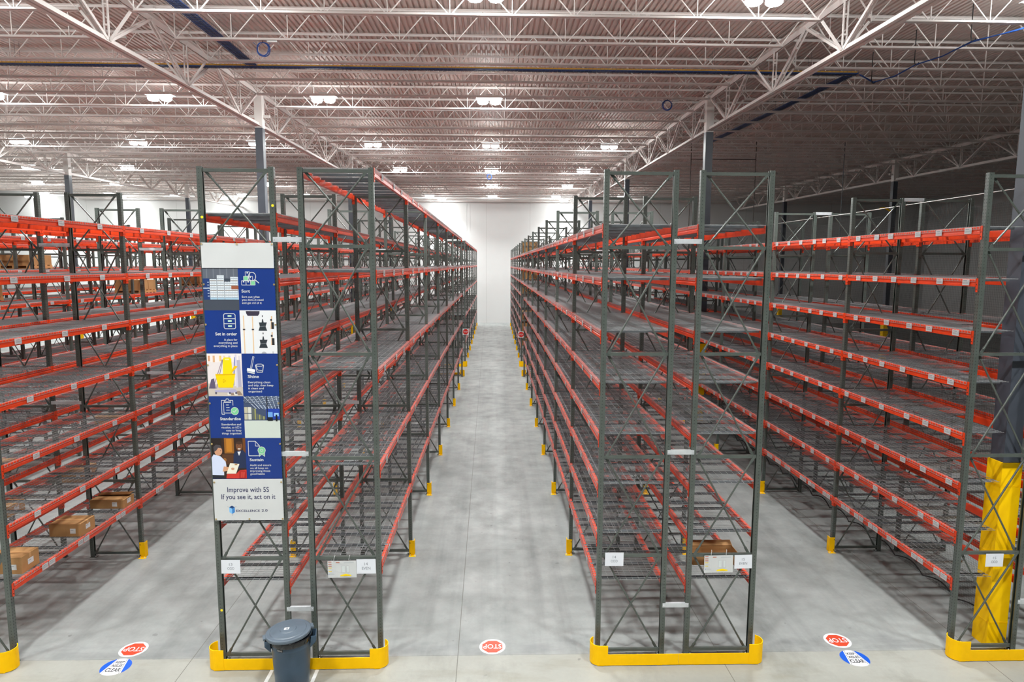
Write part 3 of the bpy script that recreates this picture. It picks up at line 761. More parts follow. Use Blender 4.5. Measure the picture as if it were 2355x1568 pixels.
    for (y) in (0.53, 0.13):
        s.poly([(0.50, y), (0.74, y), (0.70, y + 0.10), (0.74, y + 0.195), (0.65, y + 0.195), (0.635, y + 0.27), (0.61, y + 0.27), (0.595, y + 0.195), (0.52, y + 0.195), (0.54, y + 0.10)], C(44, 52, 58), 2)
        s.rect(0.61, y + 0.32, 0.635, y + 0.36, C(60, 60, 64), 2); s.line(0.55, y + 0.10, 0.69, y + 0.11, 0.012, C(120, 126, 130), 3)
    for y in (0.57, 0.20):
        s.line(0.85, y, 0.875, y + 0.30, 0.035, C(214, 178, 138), 2); s.rect(0.86, y, 0.93, y + 0.16, C(40, 42, 46), 3); s.rect(0.835, y + 0.19, 0.885, y + 0.235, C(50, 50, 54), 3)
    s.disc(0.63, 0.0, 0.07, 0.045, C(170, 170, 174), 2, 12, 0, PI); s.rect(0.87, 0.0, 0.885, 0.05, C(120, 120, 126), 2); done()
    # row 3: mop bucket picture / Shine
    mb, s, done = cell('printed_picture', 2, False)
    s.rect(0, 0, 1, 1, C(224, 214, 214)); s.rect(0, 0.80, 1, 1, C(232, 222, 220), 2)
    for i, (x, c) in enumerate(((0.03, (208, 150, 110)), (0.17, (216, 170, 128)), (0.36, (228, 190, 110)), (0.47, (220, 200, 180)), (0.62, (200, 190, 210)), (0.9, (214, 206, 214)))): s.rect(x, 0.82 - 0.02 * (i % 2), x + 0.06, 0.95, C(*c), 3)
    s.poly([(0, 0.0), (1, 0.0), (1, 0.22), (0, 0.30)], C(198, 186, 176), 2)
    for i in range(4): s.poly([(0.55 + i * .1, 0.02), (0.75 + i * .08, 0.02), (0.70 + i * .07, 0.12), (0.55 + i * .08, 0.12)], C(150, 128, 112) if i % 2 else C(226, 220, 212), 3)
    s.line(0.14, 0.18, 0.44, 0.86, 0.022, C(150, 128, 142), 3); s.line(0.24, 0.18, 0.46, 0.86, 0.018, C(120, 104, 120), 3); s.poly([(0.02, 0.18), (0.22, 0.18), (0.18, 0.42), (0.10, 0.40)], C(92, 84, 108), 3)
    s.line(0.74, 0.25, 0.80, 0.92, 0.03, C(110, 122, 178), 3); s.line(0.92, 0.22, 0.90, 0.85, 0.10, C(176, 170, 188), 3); s.line(0.84, 0.2, 0.83, 0.98, 0.05, C(206, 200, 216), 3)
    s.poly([(0.44, 0.52), (0.72, 0.52), (0.70, 0.88), (0.66, 0.91), (0.50, 0.91), (0.46, 0.88)], C(250, 212, 6), 4); s.rect(0.52, 0.85, 0.64, 0.88, C(252, 236, 150), 5)
    s.poly([(0.22, 0.52), (0.80, 0.53), (0.72, 0.20), (0.30, 0.20)], C(248, 206, 0), 5); s.poly([(0.66, 0.52), (0.88, 0.70), (0.78, 0.72), (0.70, 0.60)], C(240, 190, 0), 6); s.line(0.24, 0.50, 0.79, 0.51, 0.02, C(220, 168, 0), 6)
    s.ring(0.47, 0.36, 0.045, 0.012, C(206, 160, 0), 6, 3); s.poly([(0.18, 0.14), (0.78, 0.16), (0.84, 0.11), (0.70, 0.08), (0.2, 0.10)], C(170, 164, 196), 5)
    for x in (0.22, 0.62, 0.80): s.disc(x, 0.075, 0.03, 0.028, C(96, 92, 112), 6, 10)
    done()
    mb, s, done = cell('printed_panel', 2, True); s.rect(0, 0, 1, 1, Bl)
    s.line(0.25, 0.655, 0.33, 0.935, 0.05, W, 2); s.line(0.25, 0.66, 0.33, 0.925, 0.022, Bl, 3); s.poly([(0.13, 0.60), (0.35, 0.56), (0.365, 0.625), (0.145, 0.665)], C(236, 246, 240), 3); s.line(0.14, 0.575, 0.345, 0.535, 0.03, W, 3)
    s.path([(0.375, 0.73), (0.41, 0.565), (0.565, 0.565), (0.60, 0.73)], 0.018, W, 3); s.path([(0.375, 0.73), (0.43, 0.705), (0.54, 0.705), (0.60, 0.73), (0.54, 0.755), (0.43, 0.755)], 0.015, W, 3, True); s.path([(0.385, 0.715), (0.44, 0.615), (0.55, 0.60)], 0.014, W, 3)
    words(s, 'Shine', [('Everything clean', 0.62), ('and tidy, then keep', 0.70), ('it clean and', 0.43), ('organised', 0.375)], 0.43, 'l', 0.15, 0.31); done()
    # row 4: Standardise / warehouse picture
    mb, s, done = cell('printed_panel', 3, False); s.rect(0, 0, 1, 1, Bl)
    s.path([(0.44, 0.57), (0.36, 0.57), (0.36, 0.90), (0.69, 0.90), (0.69, 0.78)], 0.016, W, 3); s.path([(0.72, 0.6), (0.42, 0.6), (0.42, 0.85), (0.64, 0.85)], 0.014, W, 3)
    s.poly([(0.44, 0.865), (0.62, 0.865), (0.62, 0.895), (0.57, 0.90), (0.56, 0.935), (0.50, 0.935), (0.49, 0.90), (0.44, 0.895)], Bl, 4); s.path([(0.44, 0.865), (0.62, 0.865), (0.62, 0.895), (0.57, 0.90), (0.56, 0.935), (0.50, 0.935), (0.49, 0.90), (0.44, 0.895)], 0.014, W, 5, True)
    for i, w in enumerate((0.10, 0.10, 0.08)): s.rect(0.49, 0.66 + i * 0.062, 0.49 + w, 0.675 + i * 0.062, W, 4)
    s.disc(0.735, 0.645, 0.115, 0.095, W, 5, 24); s.disc(0.735, 0.645, 0.103, 0.085, G, 6, 24); s.path([(0.68, 0.645), (0.72, 0.615), (0.79, 0.685)], 0.018, W, 7)
    words(s, 'Standardise', [('Standardise and', 0.57), ('visualise, so it\u25a1 s', 0.58), ('easy to keep', 0.44), ('things organised', 0.57)], 0.43, 'r', 0.90, 0.60); done()
    mb, s, done = cell('printed_picture', 3, True)
    s.rect(0, 0, 1, 0.42, C(198, 206, 198)); s.rect(0, 0.42, 1, 1, C(64, 76, 104)); s.poly([(0, 1), (1, 1), (1, 0.78), (0.62, 0.66), (0.30, 0.80), (0, 0.86)], C(92, 106, 132), 2)
    for i in range(8): s.line(i * 0.13, 1.0, 0.35 + i * 0.09, 0.70, 0.014, C(206, 214, 226), 3); s.line(0.1 + i * 0.14, 1.0, -0.05 + i * 0.1, 0.84, 0.010, C(170, 180, 196), 3)
    for i in range(5): s.line(0, 0.99 - i * 0.035, 1, 0.95 - i * 0.05, 0.010, C(30, 38, 58), 3)
    s.rect(0.62, 0.45, 1.0, 0.70, C(30, 62, 160), 4); s.rect(0.66, 0.50, 0.80, 0.62, C(110, 160, 220), 5); s.rect(0.84, 0.52, 0.97, 0.60, C(150, 190, 230), 5)
    for i in range(4): s.rect(0.01 + (i % 2) * 0.105, 0.44 + (i // 2) * 0.16, 0.105 + (i % 2) * 0.105, 0.58 + (i // 2) * 0.16, C(206, 206, 196) if i % 2 else C(184, 178, 156), 4)
    for i in range(6): s.rect(0.23 + i * 0.06, 0.44, 0.275 + i * 0.06, 0.62 - 0.02 * i + (0.1 if i < 2 else 0), C(150, 150, 92) if i % 2 else C(96, 102, 96), 4)
    s.rect(0.64, 0.42, 0.665, 1, C(20, 24, 36), 5); s.rect(0.88, 0.40, 0.93, 0.56, C(16, 18, 26), 6); s.rect(0.66, 0.41, 0.80, 0.50, C(20, 24, 34), 6); done()
    # row 5: two people with a clipboard / Sustain
    mb, s, done = cell('printed_picture', 4, False)
    s.rect(0, 0, 1, 1, C(52, 34, 26)); s.rect(0.0, 0.55, 0.30, 1, C(38, 30, 28), 2); s.rect(0.38, 0.62, 0.66, 1, C(150, 96, 34), 2); s.rect(0.44, 0.66, 0.60, 0.98, C(186, 122, 40), 3); s.rect(0.30, 0.35, 0.70, 0.60, C(84, 52, 30), 3)
    s.disc(0.38, 0.46, 0.05, 0.05, C(150, 100, 52), 4, 12); s.rect(0.92, 0.55, 1, 1, C(110, 64, 26), 3)
    s.poly([(0.62, 0.25), (1.0, 0.25), (1.0, 0.62), (0.92, 0.70), (0.72, 0.68), (0.64, 0.60)], C(34, 46, 78), 4); s.poly([(0.76, 0.66), (0.86, 0.67), (0.80, 0.56)], C(220, 222, 228), 5)   # second person
    s.disc(0.815, 0.80, 0.095, 0.115, C(122, 78, 52), 6, 18); s.poly([(0.77, 0.745), (0.86, 0.745), (0.835, 0.72), (0.79, 0.72)], C(232, 226, 220), 7); s.disc(0.815, 0.88, 0.085, 0.04, C(70, 46, 34), 7, 14); s.disc(0.775, 0.81, 0.012, 0.01, C(40, 26, 20), 8, 8); s.disc(0.855, 0.81, 0.012, 0.01, C(40, 26, 20), 8, 8)
    s.poly([(0.0, 0.03), (0.34, 0.03), (0.34, 0.22), (0.42, 0.30), (0.40, 0.42), (0.26, 0.55), (0.06, 0.60), (0.0, 0.52)], C(206, 214, 238), 5); s.poly([(0.0, 0.0), (0.34, 0.0), (0.34, 0.08), (0.0, 0.09)], C(34, 36, 48), 6)       # first person
    s.disc(0.20, 0.68, 0.115, 0.115, C(202, 148, 116), 6, 18); s.poly([(0.08, 0.66), (0.06, 0.78), (0.14, 0.84), (0.26, 0.83), (0.31, 0.75), (0.20, 0.76), (0.15, 0.70)], C(70, 66, 70), 7); s.disc(0.27, 0.69, 0.012, 0.012, C(60, 44, 40), 8, 8)
    s.poly([(0.30, 0.17), (0.62, 0.21), (0.62, 0.26), (0.34, 0.30)], C(206, 152, 118), 6)
    s.poly([(0.41, 0.12), (0.69, 0.12), (0.80, 0.36), (0.53, 0.38)], C(232, 226, 208), 7); s.line(0.66, 0.345, 0.74, 0.345, 0.03, C(160, 110, 60), 8); s.disc(0.60, 0.24, 0.05, 0.03, C(206, 152, 118), 8, 12)
    s.poly([(0.40, 0.0), (1.0, 0.0), (1.0, 0.22), (0.80, 0.20), (0.70, 0.12), (0.42, 0.11)], C(196, 52, 42), 6); s.rect(0.78, 0.0, 0.98, 0.19, C(172, 36, 30), 7)
    for i in range(4): s.line(0.83 + i * 0.03, 0.02, 0.85 + i * 0.03, 0.16, 0.010, C(220, 92, 78), 8)
    done()
    mb, s, done = cell('printed_panel', 4, True); s.rect(0, 0, 1, 1, Bl)
    s.path([(0.08, 0.92), (0.28, 0.92), (0.40, 0.80), (0.40, 0.56), (0.08, 0.56)], 0.016, W, 3, True); s.path([(0.28, 0.92), (0.28, 0.80), (0.40, 0.80)], 0.014, W, 3)
    s.poly([(0.36, 0.66), (0.54, 0.66), (0.535, 0.535), (0.45, 0.585), (0.375, 0.535)], W, 4); s.poly([(0.375, 0.66), (0.525, 0.66), (0.52, 0.56), (0.45, 0.60), (0.39, 0.56)], G, 5)
    s.disc(0.45, 0.695, 0.115, 0.095, W, 6, 12); s.disc(0.45, 0.695, 0.10, 0.083, G, 7, 12); s.disc(0.45, 0.695, 0.042, 0.036, W, 8, 16); s.disc(0.45, 0.695, 0.026, 0.022, G, 9, 16)
    words(s, 'Sustain', [('Audit and ensure', 0.60), ('we all keep on', 0.51), ('improving those', 0.57), ('good habits', 0.41)], 0.43, 'l', 0.10, 0.39); done()
    g = MB()
    def grom(x, z, mb, yy=-0.003): mb.lathe([(0.004, 0), (0.009, 0.0015), (0.011, 0), (0.011, -0.002)], 'brass', 10, (x, 0, 0)); 
    # ---- blank white cover cloth over the banner head, with pull creases
    cov = thing('blank_cloth', (X0, YP - 0.014, 6.13), 'blank white vinyl cloth tied over the top of the banner', 'banner')
    mb = MB(); nx, nz = 26, 12; w, h = X1 - X0, 0.365; vs = []
    for j in range(nz + 1):
        for i in range(nx + 1):
            u, v = i / nx, j / nz
            d = 0.007 * math.sin(7 * (u - 0.5) * (v + 0.2)) * v * (1 - abs(2 * u - 1) ** 3) + 0.004 * math.exp(-((u - 0.06) ** 2 + (v - 0.9) ** 2) * 60) * math.sin(40 * (u + v))
            sag = -0.010 * (4 * u * (1 - u)) * (0.6 + 0.4 * math.cos(4 * PI * u)) if j == nz else 0
            vs.append((u * w, -d, v * h + sag))
    mb.add(vs, [(j * (nx + 1) + i, j * (nx + 1) + i + 1, (j + 1) * (nx + 1) + i + 1, (j + 1) * (nx + 1) + i) for j in range(nz) for i in range(nx)], 'vinyl_white', True)
    put('cloth', mb, (0, 0, 0), cov)
    def eyelet(parent, x, z, y):
        mb = MB(); mb.lathe([(0.005, 0.0), (0.010, 0.003), (0.014, 0.002), (0.014, -0.001)], 'brass', 10)
        o = put('grommet', mb, (x, y, z), parent); o.rotation_euler = (PI / 2, 0, 0); return o
    for x in (0.015, w / 2, w - 0.015): eyelet(cov, x, h - 0.02, -0.012)
    for z in (5.89, 5.30, 4.70, 4.12, 3.50):
        for x in (0.012, w - 0.012): eyelet(root, x, z - rows[-1], -0.007)
    # ---- slogan sign under it
    z0, z1 = 2.31, 2.958
    sg = thing('slogan_sign', (X0 + 0.005, YP - 0.012, z0), 'white sign reading Improve with 5S, hung under the blue banner', 'sign')
    mb = MB(); mb.box((0, 0, 0), (w, 0.004, z1 - z0), 'vinyl_white'); s = Sheet(mb, (0, -0.0006, 0), (w, 0, 0), (0, 0, z1 - z0), (0, -1, 0))
    s.text('Improve with 5S', 0.5, 0.685, 0.125, 'navy_text', 1, 0.008, 0.60); s.text('If you see it, act on it', 0.5, 0.515, 0.125, 'navy_text', 1, 0.008, 0.78)
    s.text('EXCELLENCE', 0.485, 0.205, 0.052, 'navy_text', 1, 0.018, 0.345); s.text('2.0', 0.725, 0.205, 0.066, 'navy_text', 1, 0.012, 0.085)
    put('sheet', mb, (0, 0, 0), sg)
    mb = MB(); s = Sheet(mb, (0, -0.001, 0), (w, 0, 0), (0, 0, z1 - z0), (0, -1, 0))
    s.poly([(0.215, 0.32), (0.255, 0.355), (0.295, 0.32), (0.255, 0.285)], C(24, 58, 110)); s.poly([(0.215, 0.32), (0.255, 0.285), (0.255, 0.155), (0.215, 0.20)], C(128, 188, 236)); s.poly([(0.295, 0.32), (0.255, 0.285), (0.255, 0.155), (0.295, 0.20)], C(60, 128, 196))
    for a, b in (((0.19, 0.335), (0.21, 0.322)), ((0.30, 0.322), (0.32, 0.335)), ((0.255, 0.15), (0.255, 0.115))): s.line(*a, *b, 0.006, C(150, 150, 160))
    put('cube_emblem', mb, (0, 0, 0), sg)
    for x in (0.018, w - 0.018):
        for z in (0.02, z1 - z0 - 0.05): eyelet(sg, x, z, -0.003)
    eyelet(sg, w / 2, 0.02, -0.003)
banner()

def paper(x0, x1, z0, z1, a, b, label, tilt=0.0, y=None):
    w, h = x1 - x0, z1 - z0
    root = tag(put('paper_sign', None, (x0, (D0 - 0.012) if y is None else y, z0)), label, 'paper sign', 'row number sheets'); root.rotation_euler = (0, tilt, 0)
    mb = MB(); mb.box((0, 0, 0), (w, 0.0012, h), 'paper'); put('sheet', mb, (0, 0, 0), root)
    mb = MB(); s = Sheet(mb, (0, -0.0004, 0), (w, 0, 0), (0, 0, h), (0, -1, 0))
    s.text(a, 0.5, 0.58, 0.20, 'grey_text', 1, 0, 0.17 if len(a) == 2 else None); s.text(b, 0.5, 0.28, 0.20, 'grey_text', 1, 0, 0.44 if len(b) == 4 else 0.36); put('lettering', mb, (0, 0, 0), root)
paper(-4.205, -3.915, 1.445, 1.665, '13', 'ODD', 'white paper sheet reading 13 ODD under the banner', 0.01)
paper(-2.13, -1.835, 1.425, 1.66, '14', 'EVEN', 'white paper sheet reading 14 EVEN next to info board', -0.01, D0 - 0.018)
paper(1.73, 2.02, 1.515, 1.735, '14', 'ODD', 'white paper sheet reading 14 ODD on the middle aisle corner', 0.01)
paper(3.775, 4.055, 1.455, 1.68, '15', 'EVEN', 'white paper sheet reading 15 EVEN next to the carton', -0.02, D0 - 0.018)
paper(7.805, 8.09, 1.45, 1.665, '15', 'ODD', 'white paper sheet reading 15 ODD before the yellow column guard', 0.0)

def info_board(x0, x1, z0, z1, label):
    w, h = x1 - x0, z1 - z0
    root = thing('info_board', (x0, D0 - 0.012, z0), label, 'notice board', 'rack notice boards'); root.rotation_euler = (0, -0.012, 0)
    mb = MB(); mb.box((0, 0, 0), (w, 0.004, h), 'vinyl_white'); put('board', mb, (0, 0, 0), root)
    mb = MB(); s = Sheet(mb, (0, -0.0005, 0), (w, 0, 0), (0, 0, h), (0, -1, 0)); red = C(178, 92, 66); g1 = C(196, 200, 202); g2 = C(176, 182, 186)
    s.rect(0.255, 0.06, 0.262, 0.97, g1); s.rect(0.262, 0.06, 0.96, 0.066, g1)
    for y in (0.925, 0.79, 0.675): s.rect(0.025, y, 0.14, y + 0.045, red); s.rect(0.03, y - 0.05, 0.21, y - 0.03, g1)
    for y in (0.565, 0.365): s.rect(0.03, y, 0.14, y + 0.042, C(236, 206, 60)); s.rect(0.06, y - 0.12, 0.20, y - 0.06, g1)
    s.rect(0.03, 0.19, 0.05, 0.235, C(60, 110, 180)); s.rect(0.065, 0.195, 0.23, 0.225, g2); s.rect(0.29, 0.885, 0.42, 0.93, red); s.rect(0.57, 0.875, 0.92, 0.905, g2); s.rect(0.29, 0.81, 0.70, 0.83, g1)
    for xa, xb in ((0.48, 0.62), (0.65, 0.75)): s.path([(xa, 0.28), (xb, 0.28), (xb, 0.72), (xa, 0.72)], 0.008, g2, 1, True); s.rect(xa + 0.02, 0.32, xb - 0.02, 0.68, C(208, 214, 214))
    s.poly([(0.435, 0.085), (0.82, 0.085), (0.82, 0.15), (0.63, 0.225), (0.435, 0.155)], C(250, 216, 10)); s.rect(0.54, 0.092, 0.74, 0.11, C(212, 172, 20), 2)
    put('printed_sheet', mb, (0, 0, 0), root)
    for fx in (0.23, 0.75):
        mb = MB(); x = w * fx; mb.path = None
        mb.tube([(x, -0.002, h - 0.012), (x, -0.003, h + 0.03), (x + 0.01, 0.004, h + 0.075), (x + 0.014, 0.03, h + 0.08)], 0.0035, 'vinyl_white', 6); put('cable_tie', mb, (0, 0, 0), root)
info_board(-2.575, -2.135, 1.36, 1.63, 'white notice board with yellow arch, beside the 14 EVEN sheet')
info_board(3.30, 3.755, 1.39, 1.67, 'white notice board with yellow arch, hung before the brown carton')

# ------------------------------------------------------------------ trash can, floor tape, floor stickers
def bin_():
    cx, cy = -2.985, 9.17
    root = thing('trash_can', (cx, cy, 0), 'slate blue round trash can with grey lid, standing at banner row end', 'trash can'); root.scale = (1.0, 1.0, 1.07)
    mb = MB(); mb.lathe([(0.0, 0.012), (0.215, 0.012), (0.228, 0.0), (0.236, 0.012), (0.262, 0.36), (0.272, 0.60), (0.277, 0.61), (0.277, 0.62), (0.285, 0.70), (0.294, 0.735), (0.294, 0.748), (0.282, 0.748), (0.262, 0.5), (0.23, 0.03), (0.0, 0.02)], 'bin', 48)
    put('body', mb, (0, 0, 0), root)
    mb = MB(); mb.lathe([(0.287, 0.675), (0.298, 0.69), (0.301, 0.735), (0.300, 0.752), (0.296, 0.756)], 'bag', 48)
    for i in range(16):
        a = i * 2 * PI / 16 + random.uniform(0, .2); mb.bar((0.300 * math.cos(a), 0.300 * math.sin(a), 0.685), (0.303 * math.cos(a + .1), 0.303 * math.sin(a + .1), 0.745), 0.02, 0.004, 'bag', up=(math.cos(a), math.sin(a), 0))
    put('liner_bag', mb, (0, 0, 0), root)
    mb = MB()
    for pr in ([(0.308, 0.735), (0.320, 0.737)], [(0.320, 0.737), (0.3225, 0.742), (0.323, 0.768), (0.319, 0.778)], [(0.319, 0.778), (0.312, 0.783), (0.302, 0.784)], [(0.302, 0.784), (0.262, 0.783)], [(0.262, 0.783), (0.252, 0.792)],
               [(0.252, 0.792), (0.180, 0.793), (0.118, 0.792)], [(0.118, 0.792), (0.108, 0.802)], [(0.108, 0.802), (0.05, 0.804), (0.0, 0.805)]): mb.lathe(pr, 'bin_lid', 56)
    for a in (PI * 1.13, PI * 0.13): mb.bar((0.30 * math.cos(a), 0.30 * math.sin(a), 0.765), (0.355 * math.cos(a), 0.355 * math.sin(a), 0.755), 0.12, 0.022, 'bin_lid')
    l = put('lid', mb, (0, 0, 0), root); l.rotation_euler = (math.radians(-1.0), math.radians(-3.0), 0); l.location = (0, 0, 0.014)
    mb = MB(); s = Sheet(mb, (-0.02, -0.005, 0.806), (1, 0.1, 0), (-0.1, 1, 0), (0, 0, 1)); s.rect(-0.035, -0.03, 0.035, 0.03, 'vinyl_white'); s.rect(-0.005, -0.02, 0.02, 0.02, 'grey_text', 2); put('lid_sticker', mb, (0, 0, 0), l)
    for sgn in (-1, 1):
        mb = MB(); b = 0.10
        p = [(sgn * 0.270, -b, 0.57), (sgn * 0.355, -b * 0.8, 0.655), (sgn * 0.345, -b * .8, 0.725), (sgn * 0.285, -b, 0.725)]
        for yy in (-b, b):
            mb.add([(x, yy + dy, z) for dy in (-0.006, 0.006) for x, _, z in p], [(0, 1, 2, 3), (7, 6, 5, 4), (0, 4, 5, 1), (1, 5, 6, 2), (2, 6, 7, 3), (3, 7, 4, 0)], 'bin')
        mb.bar((sgn * 0.352, -b, 0.685), (sgn * 0.352, b, 0.685), 0.012, 0.075, 'bin', up=(0, 0, 1)); mb.bar((sgn * 0.315, -b, 0.612), (sgn * 0.315, b, 0.612), 0.010, 0.10, 'bin', up=(sgn * 0.7, 0, 0.7))
        h = put('handle', mb, (0, 0, 0), root); h.rotation_euler = (0, 0, 0.22)
    mb = MB(); a0 = -PI / 2 - 0.30; vs = []; n = 8; r = 0.2795
    for z in (0.630, 0.672):
        for k in range(n + 1):
            a = a0 + (k / n - 0.5) * 0.36; rr = r + (0.003 if z > .65 else 0); vs.append((rr * math.cos(a), rr * math.sin(a), z))
    mb.add(vs, [(k, k + 1, k + n + 2, k + n + 1) for k in range(n)], 'ink')
    tv, tf = text_geo('ULINE', 0.01); x0 = min(v[0] for v in tv); x1 = max(v[0] for v in tv)
    pts = []
    for x, y in tv:
        a = a0 + ((x - (x0 + x1) / 2) / (x1 - x0)) * 0.28; z = 0.640 + y / 0.73 * 0.022; rr = r + 0.0035; pts.append((rr * math.cos(a), rr * math.sin(a), z))
    mb.add(pts, tf, 'label_white'); put('maker_label', mb, (0, 0, 0), root)['label'] = 'black maker label with white letters'
bin_()
for x, nm in ((-3.405, 'banner side'), (-2.715, 'aisle side')):
    mb = MB(); mb.box((-0.027, 0, 0), (0.027, 1.6, 0.0012), 'tape_white'); tag(put('floor_tape', mb, (x, 7.93, 0.0003)), f'white tape strip on the floor at {nm} of the trash can', 'floor tape')

def stop_sticker(x, y, label):
    root = thing('floor_sticker', (x, y, 0.0004), label, 'floor sticker', 'round stop floor stickers')
    mb = MB(); R = 0.213; n = 48; mb.poly([(R * math.cos(2 * PI * k / n), R * math.sin(2 * PI * k / n), 0.001) for k in range(n)], 'sticker_white'); put('disc', mb, (0, 0, 0), root)
    mb = MB(); s = Sheet(mb, (0, 0, 0.001), (1, 0, 0), (0, 1, 0), (0, 0, 1)); r = 0.178
    s.poly([(r * math.cos(PI / 8 + k * PI / 4), r * math.sin(PI / 8 + k * PI / 4)) for k in range(8)], 'sticker_red'); s.text('STOP', 0, 0.062, 0.125, 'sticker_white', 2, 0.012, 0.30, 'c', True); put('octagon_print', mb, (0, 0, 0), root)
stop_sticker(-0.03, 10.08, 'round floor sticker with upside-down red stop octagon, in the middle aisle')
stop_sticker(-5.82, 10.12, 'round floor sticker with upside-down red stop octagon, in the banner aisle')
stop_sticker(5.71, 10.14, 'round floor sticker with upside-down red stop octagon, before row fifteen-odd')
def keep_sticker(x, y, label):
    root = thing('floor_sticker', (x, y, 0.0004), label, 'floor sticker', 'keep aisles clear floor stickers')
    mb = MB(); R = 0.218; n = 48; mb.poly([(R * math.cos(2 * PI * k / n), R * math.sin(2 * PI * k / n), 0.001) for k in range(n)], 'sticker_white'); put('disc', mb, (0, 0, 0), root)
    mb = MB(); s = Sheet(mb, (0, 0, 0.001), (1, 0, 0), (0, 1, 0), (0, 0, 1))
    for sg in (-1, 1):
        # blue segment outside the slanted road edge
        xt, xb = sg * 0.085, sg * 0.155
        top = (xt, 0.2); bot = (xb, -0.153)
        a_t = math.atan2(math.sqrt(R * R - xt * xt), xt); a_b = math.atan2(-math.sqrt(R * R - xb * xb), xb)
        if sg > 0: aa = [a_b + (a_t - a_b) * k / 14 for k in range(15)]
        else:
            a_b += 2 * PI; aa = [a_t + (a_b - a_t) * k / 14 for k in range(15)]
        s.poly([(R * math.cos(a), R * math.sin(a)) for a in aa], 'sticker_blue')
        s.line(sg * 0.066, 0.203, sg * 0.132, -0.17, 0.006, 'ink')
    s.text('KEEP', 0, 0.092, 0.058, 'ink', 2, 0.030, 0.128); s.text('AISLES', 0, 0.002, 0.064, 'ink', 2, 0.030, 0.170); s.text('CLEAR', 0, -0.122, 0.092, 'ink', 2, 0.030, 0.222); put('aisle_print', mb, (0, 0, 0), root)
keep_sticker(-5.84, 9.655, 'round blue sticker reading keep aisles clear, in the banner aisle')
keep_sticker(5.73, 9.645, 'round blue sticker reading keep aisles clear, before row fifteen-odd')

def stop_sign(x, y, z, label):
    root = thing('stop_sign', (x, y, z), label, 'sign', 'stop signs at the cross passage'); a = 0.19
    mb = MB(); mb.box((-a, 0, -a), (a, 0.004, a), 'vinyl_white'); put('plate', mb, (0, 0, 0), root)
    mb = MB(); s = Sheet(mb, (0, -0.001, 0), (1, 0, 0), (0, 0, 1), (0, -1, 0)); r = 0.172
    s.poly([(r * math.cos(PI / 8 + k * PI / 4), r * math.sin(PI / 8 + k * PI / 4)) for k in range(8)], 'stop_red'); s.text('STOP', 0, -0.045, 0.09, 'vinyl_white', 2, 0.012, 0.25); put('octagon_print', mb, (0, 0, 0), root)
stop_sign(-1.75, F8 - 0.02, 2.11, 'square white sign with red stop octagon, far passage post, row fourteen-even')
stop_sign(1.62, F8 - 0.02, 1.95, 'square white sign with red stop octagon, far passage post, row fourteen-odd')

# ------------------------------------------------------------------ cartons
def carton(x0, x1, y0, y1, z, h, label, labels=True, flaps=False, grp=None):
    root = thing('carton', (x0, y0, z + 0.012), label, 'cardboard box', grp); w, d = x1 - x0, y1 - y0
    mb = MB(); mb.box((0, 0, 0), (w, d, h), 'cardboard'); mb.box((-0.002, -0.002, h * 0.996), (w + 0.002, d + 0.002, h + 0.003), 'cardboard'); put('body', mb, (0, 0, 0), root)
    if not flaps:
        mb = MB(); mb.box((-0.003, d / 2 - 0.025, h + 0.003), (w + 0.003, d / 2 + 0.025, h + 0.0045), 'tape'); mb.box((w + 0.0005, d / 2 - 0.025, h - 0.07), (w + 0.003, d / 2 + 0.025, h), 'tape'); put('tape_strip', mb, (0, 0, 0), root)
    else:
        mb = MB(); mb.bar((0.02, d * 0.2, h + 0.01), (w - 0.02, d * 0.24, h + 0.012), d * 0.40, 0.006, 'cardboard'); mb.bar((0.02, d * 0.8, h + 0.03), (w, d * 0.78, h + 0.05), d * 0.42, 0.006, 'cardboard_dark'); put('top_flap', mb, (0, 0, 0), root)
    if labels:
        mb = MB(); s = Sheet(mb, (w * 0.66, -0.001, h * 0.25), (0.10, 0, 0), (0, 0, 0.09), (0, -1, 0)); s.rect(0, 0, 1, 1, 'vinyl_white'); s.rect(0.1, 0.6, 0.6, 0.7, 'grey_text', 2)
        s = Sheet(mb, (w + 0.001, d * 0.35, h * 0.35), (0, 0.13, 0), (0, 0, 0.09), (1, 0, 0)); s.rect(0, 0, 1, 1, 'vinyl_white'); s.rect(0.1, 0.6, 0.6, 0.7, 'grey_text', 2); put('shipping_label', mb, (0, 0, 0), root)
g = 'cartons on the bottom shelf'
carton(-8.03, -7.50, 10.15, 10.55, 1.265, 0.27, 'brown carton on lowest shelf, at the front corner post', True, False, g)
carton(-8.03, -7.47, 11.60, 12.02, 1.265, 0.23, 'brown carton on lowest shelf, between the two other cartons', True, False, g)
carton(-8.13, -7.47, 12.97, 13.36, 1.265, 0.17, 'flat brown carton with loose flaps on the lowest shelf', True, True, g)
for k, (x, y, w, d, z, h) in enumerate(((-9.6, 11.3, .5, .4, 1.265, .26), (-9.7, 12.5, .6, .45, 1.265, .22), (-9.5, 14.6, .5, .5, 1.265, .3), (-9.6, 16.2, .6, .4, 2.2, .2), (-9.55, 12.3, .5, .4, 2.2, .2))):
    carton(x - w / 2, x + w / 2, y, y + d, z, h, f'brown carton on a low shelf behind the carton row, {ORD[k]} along', True, False, 'cartons behind the carton row')
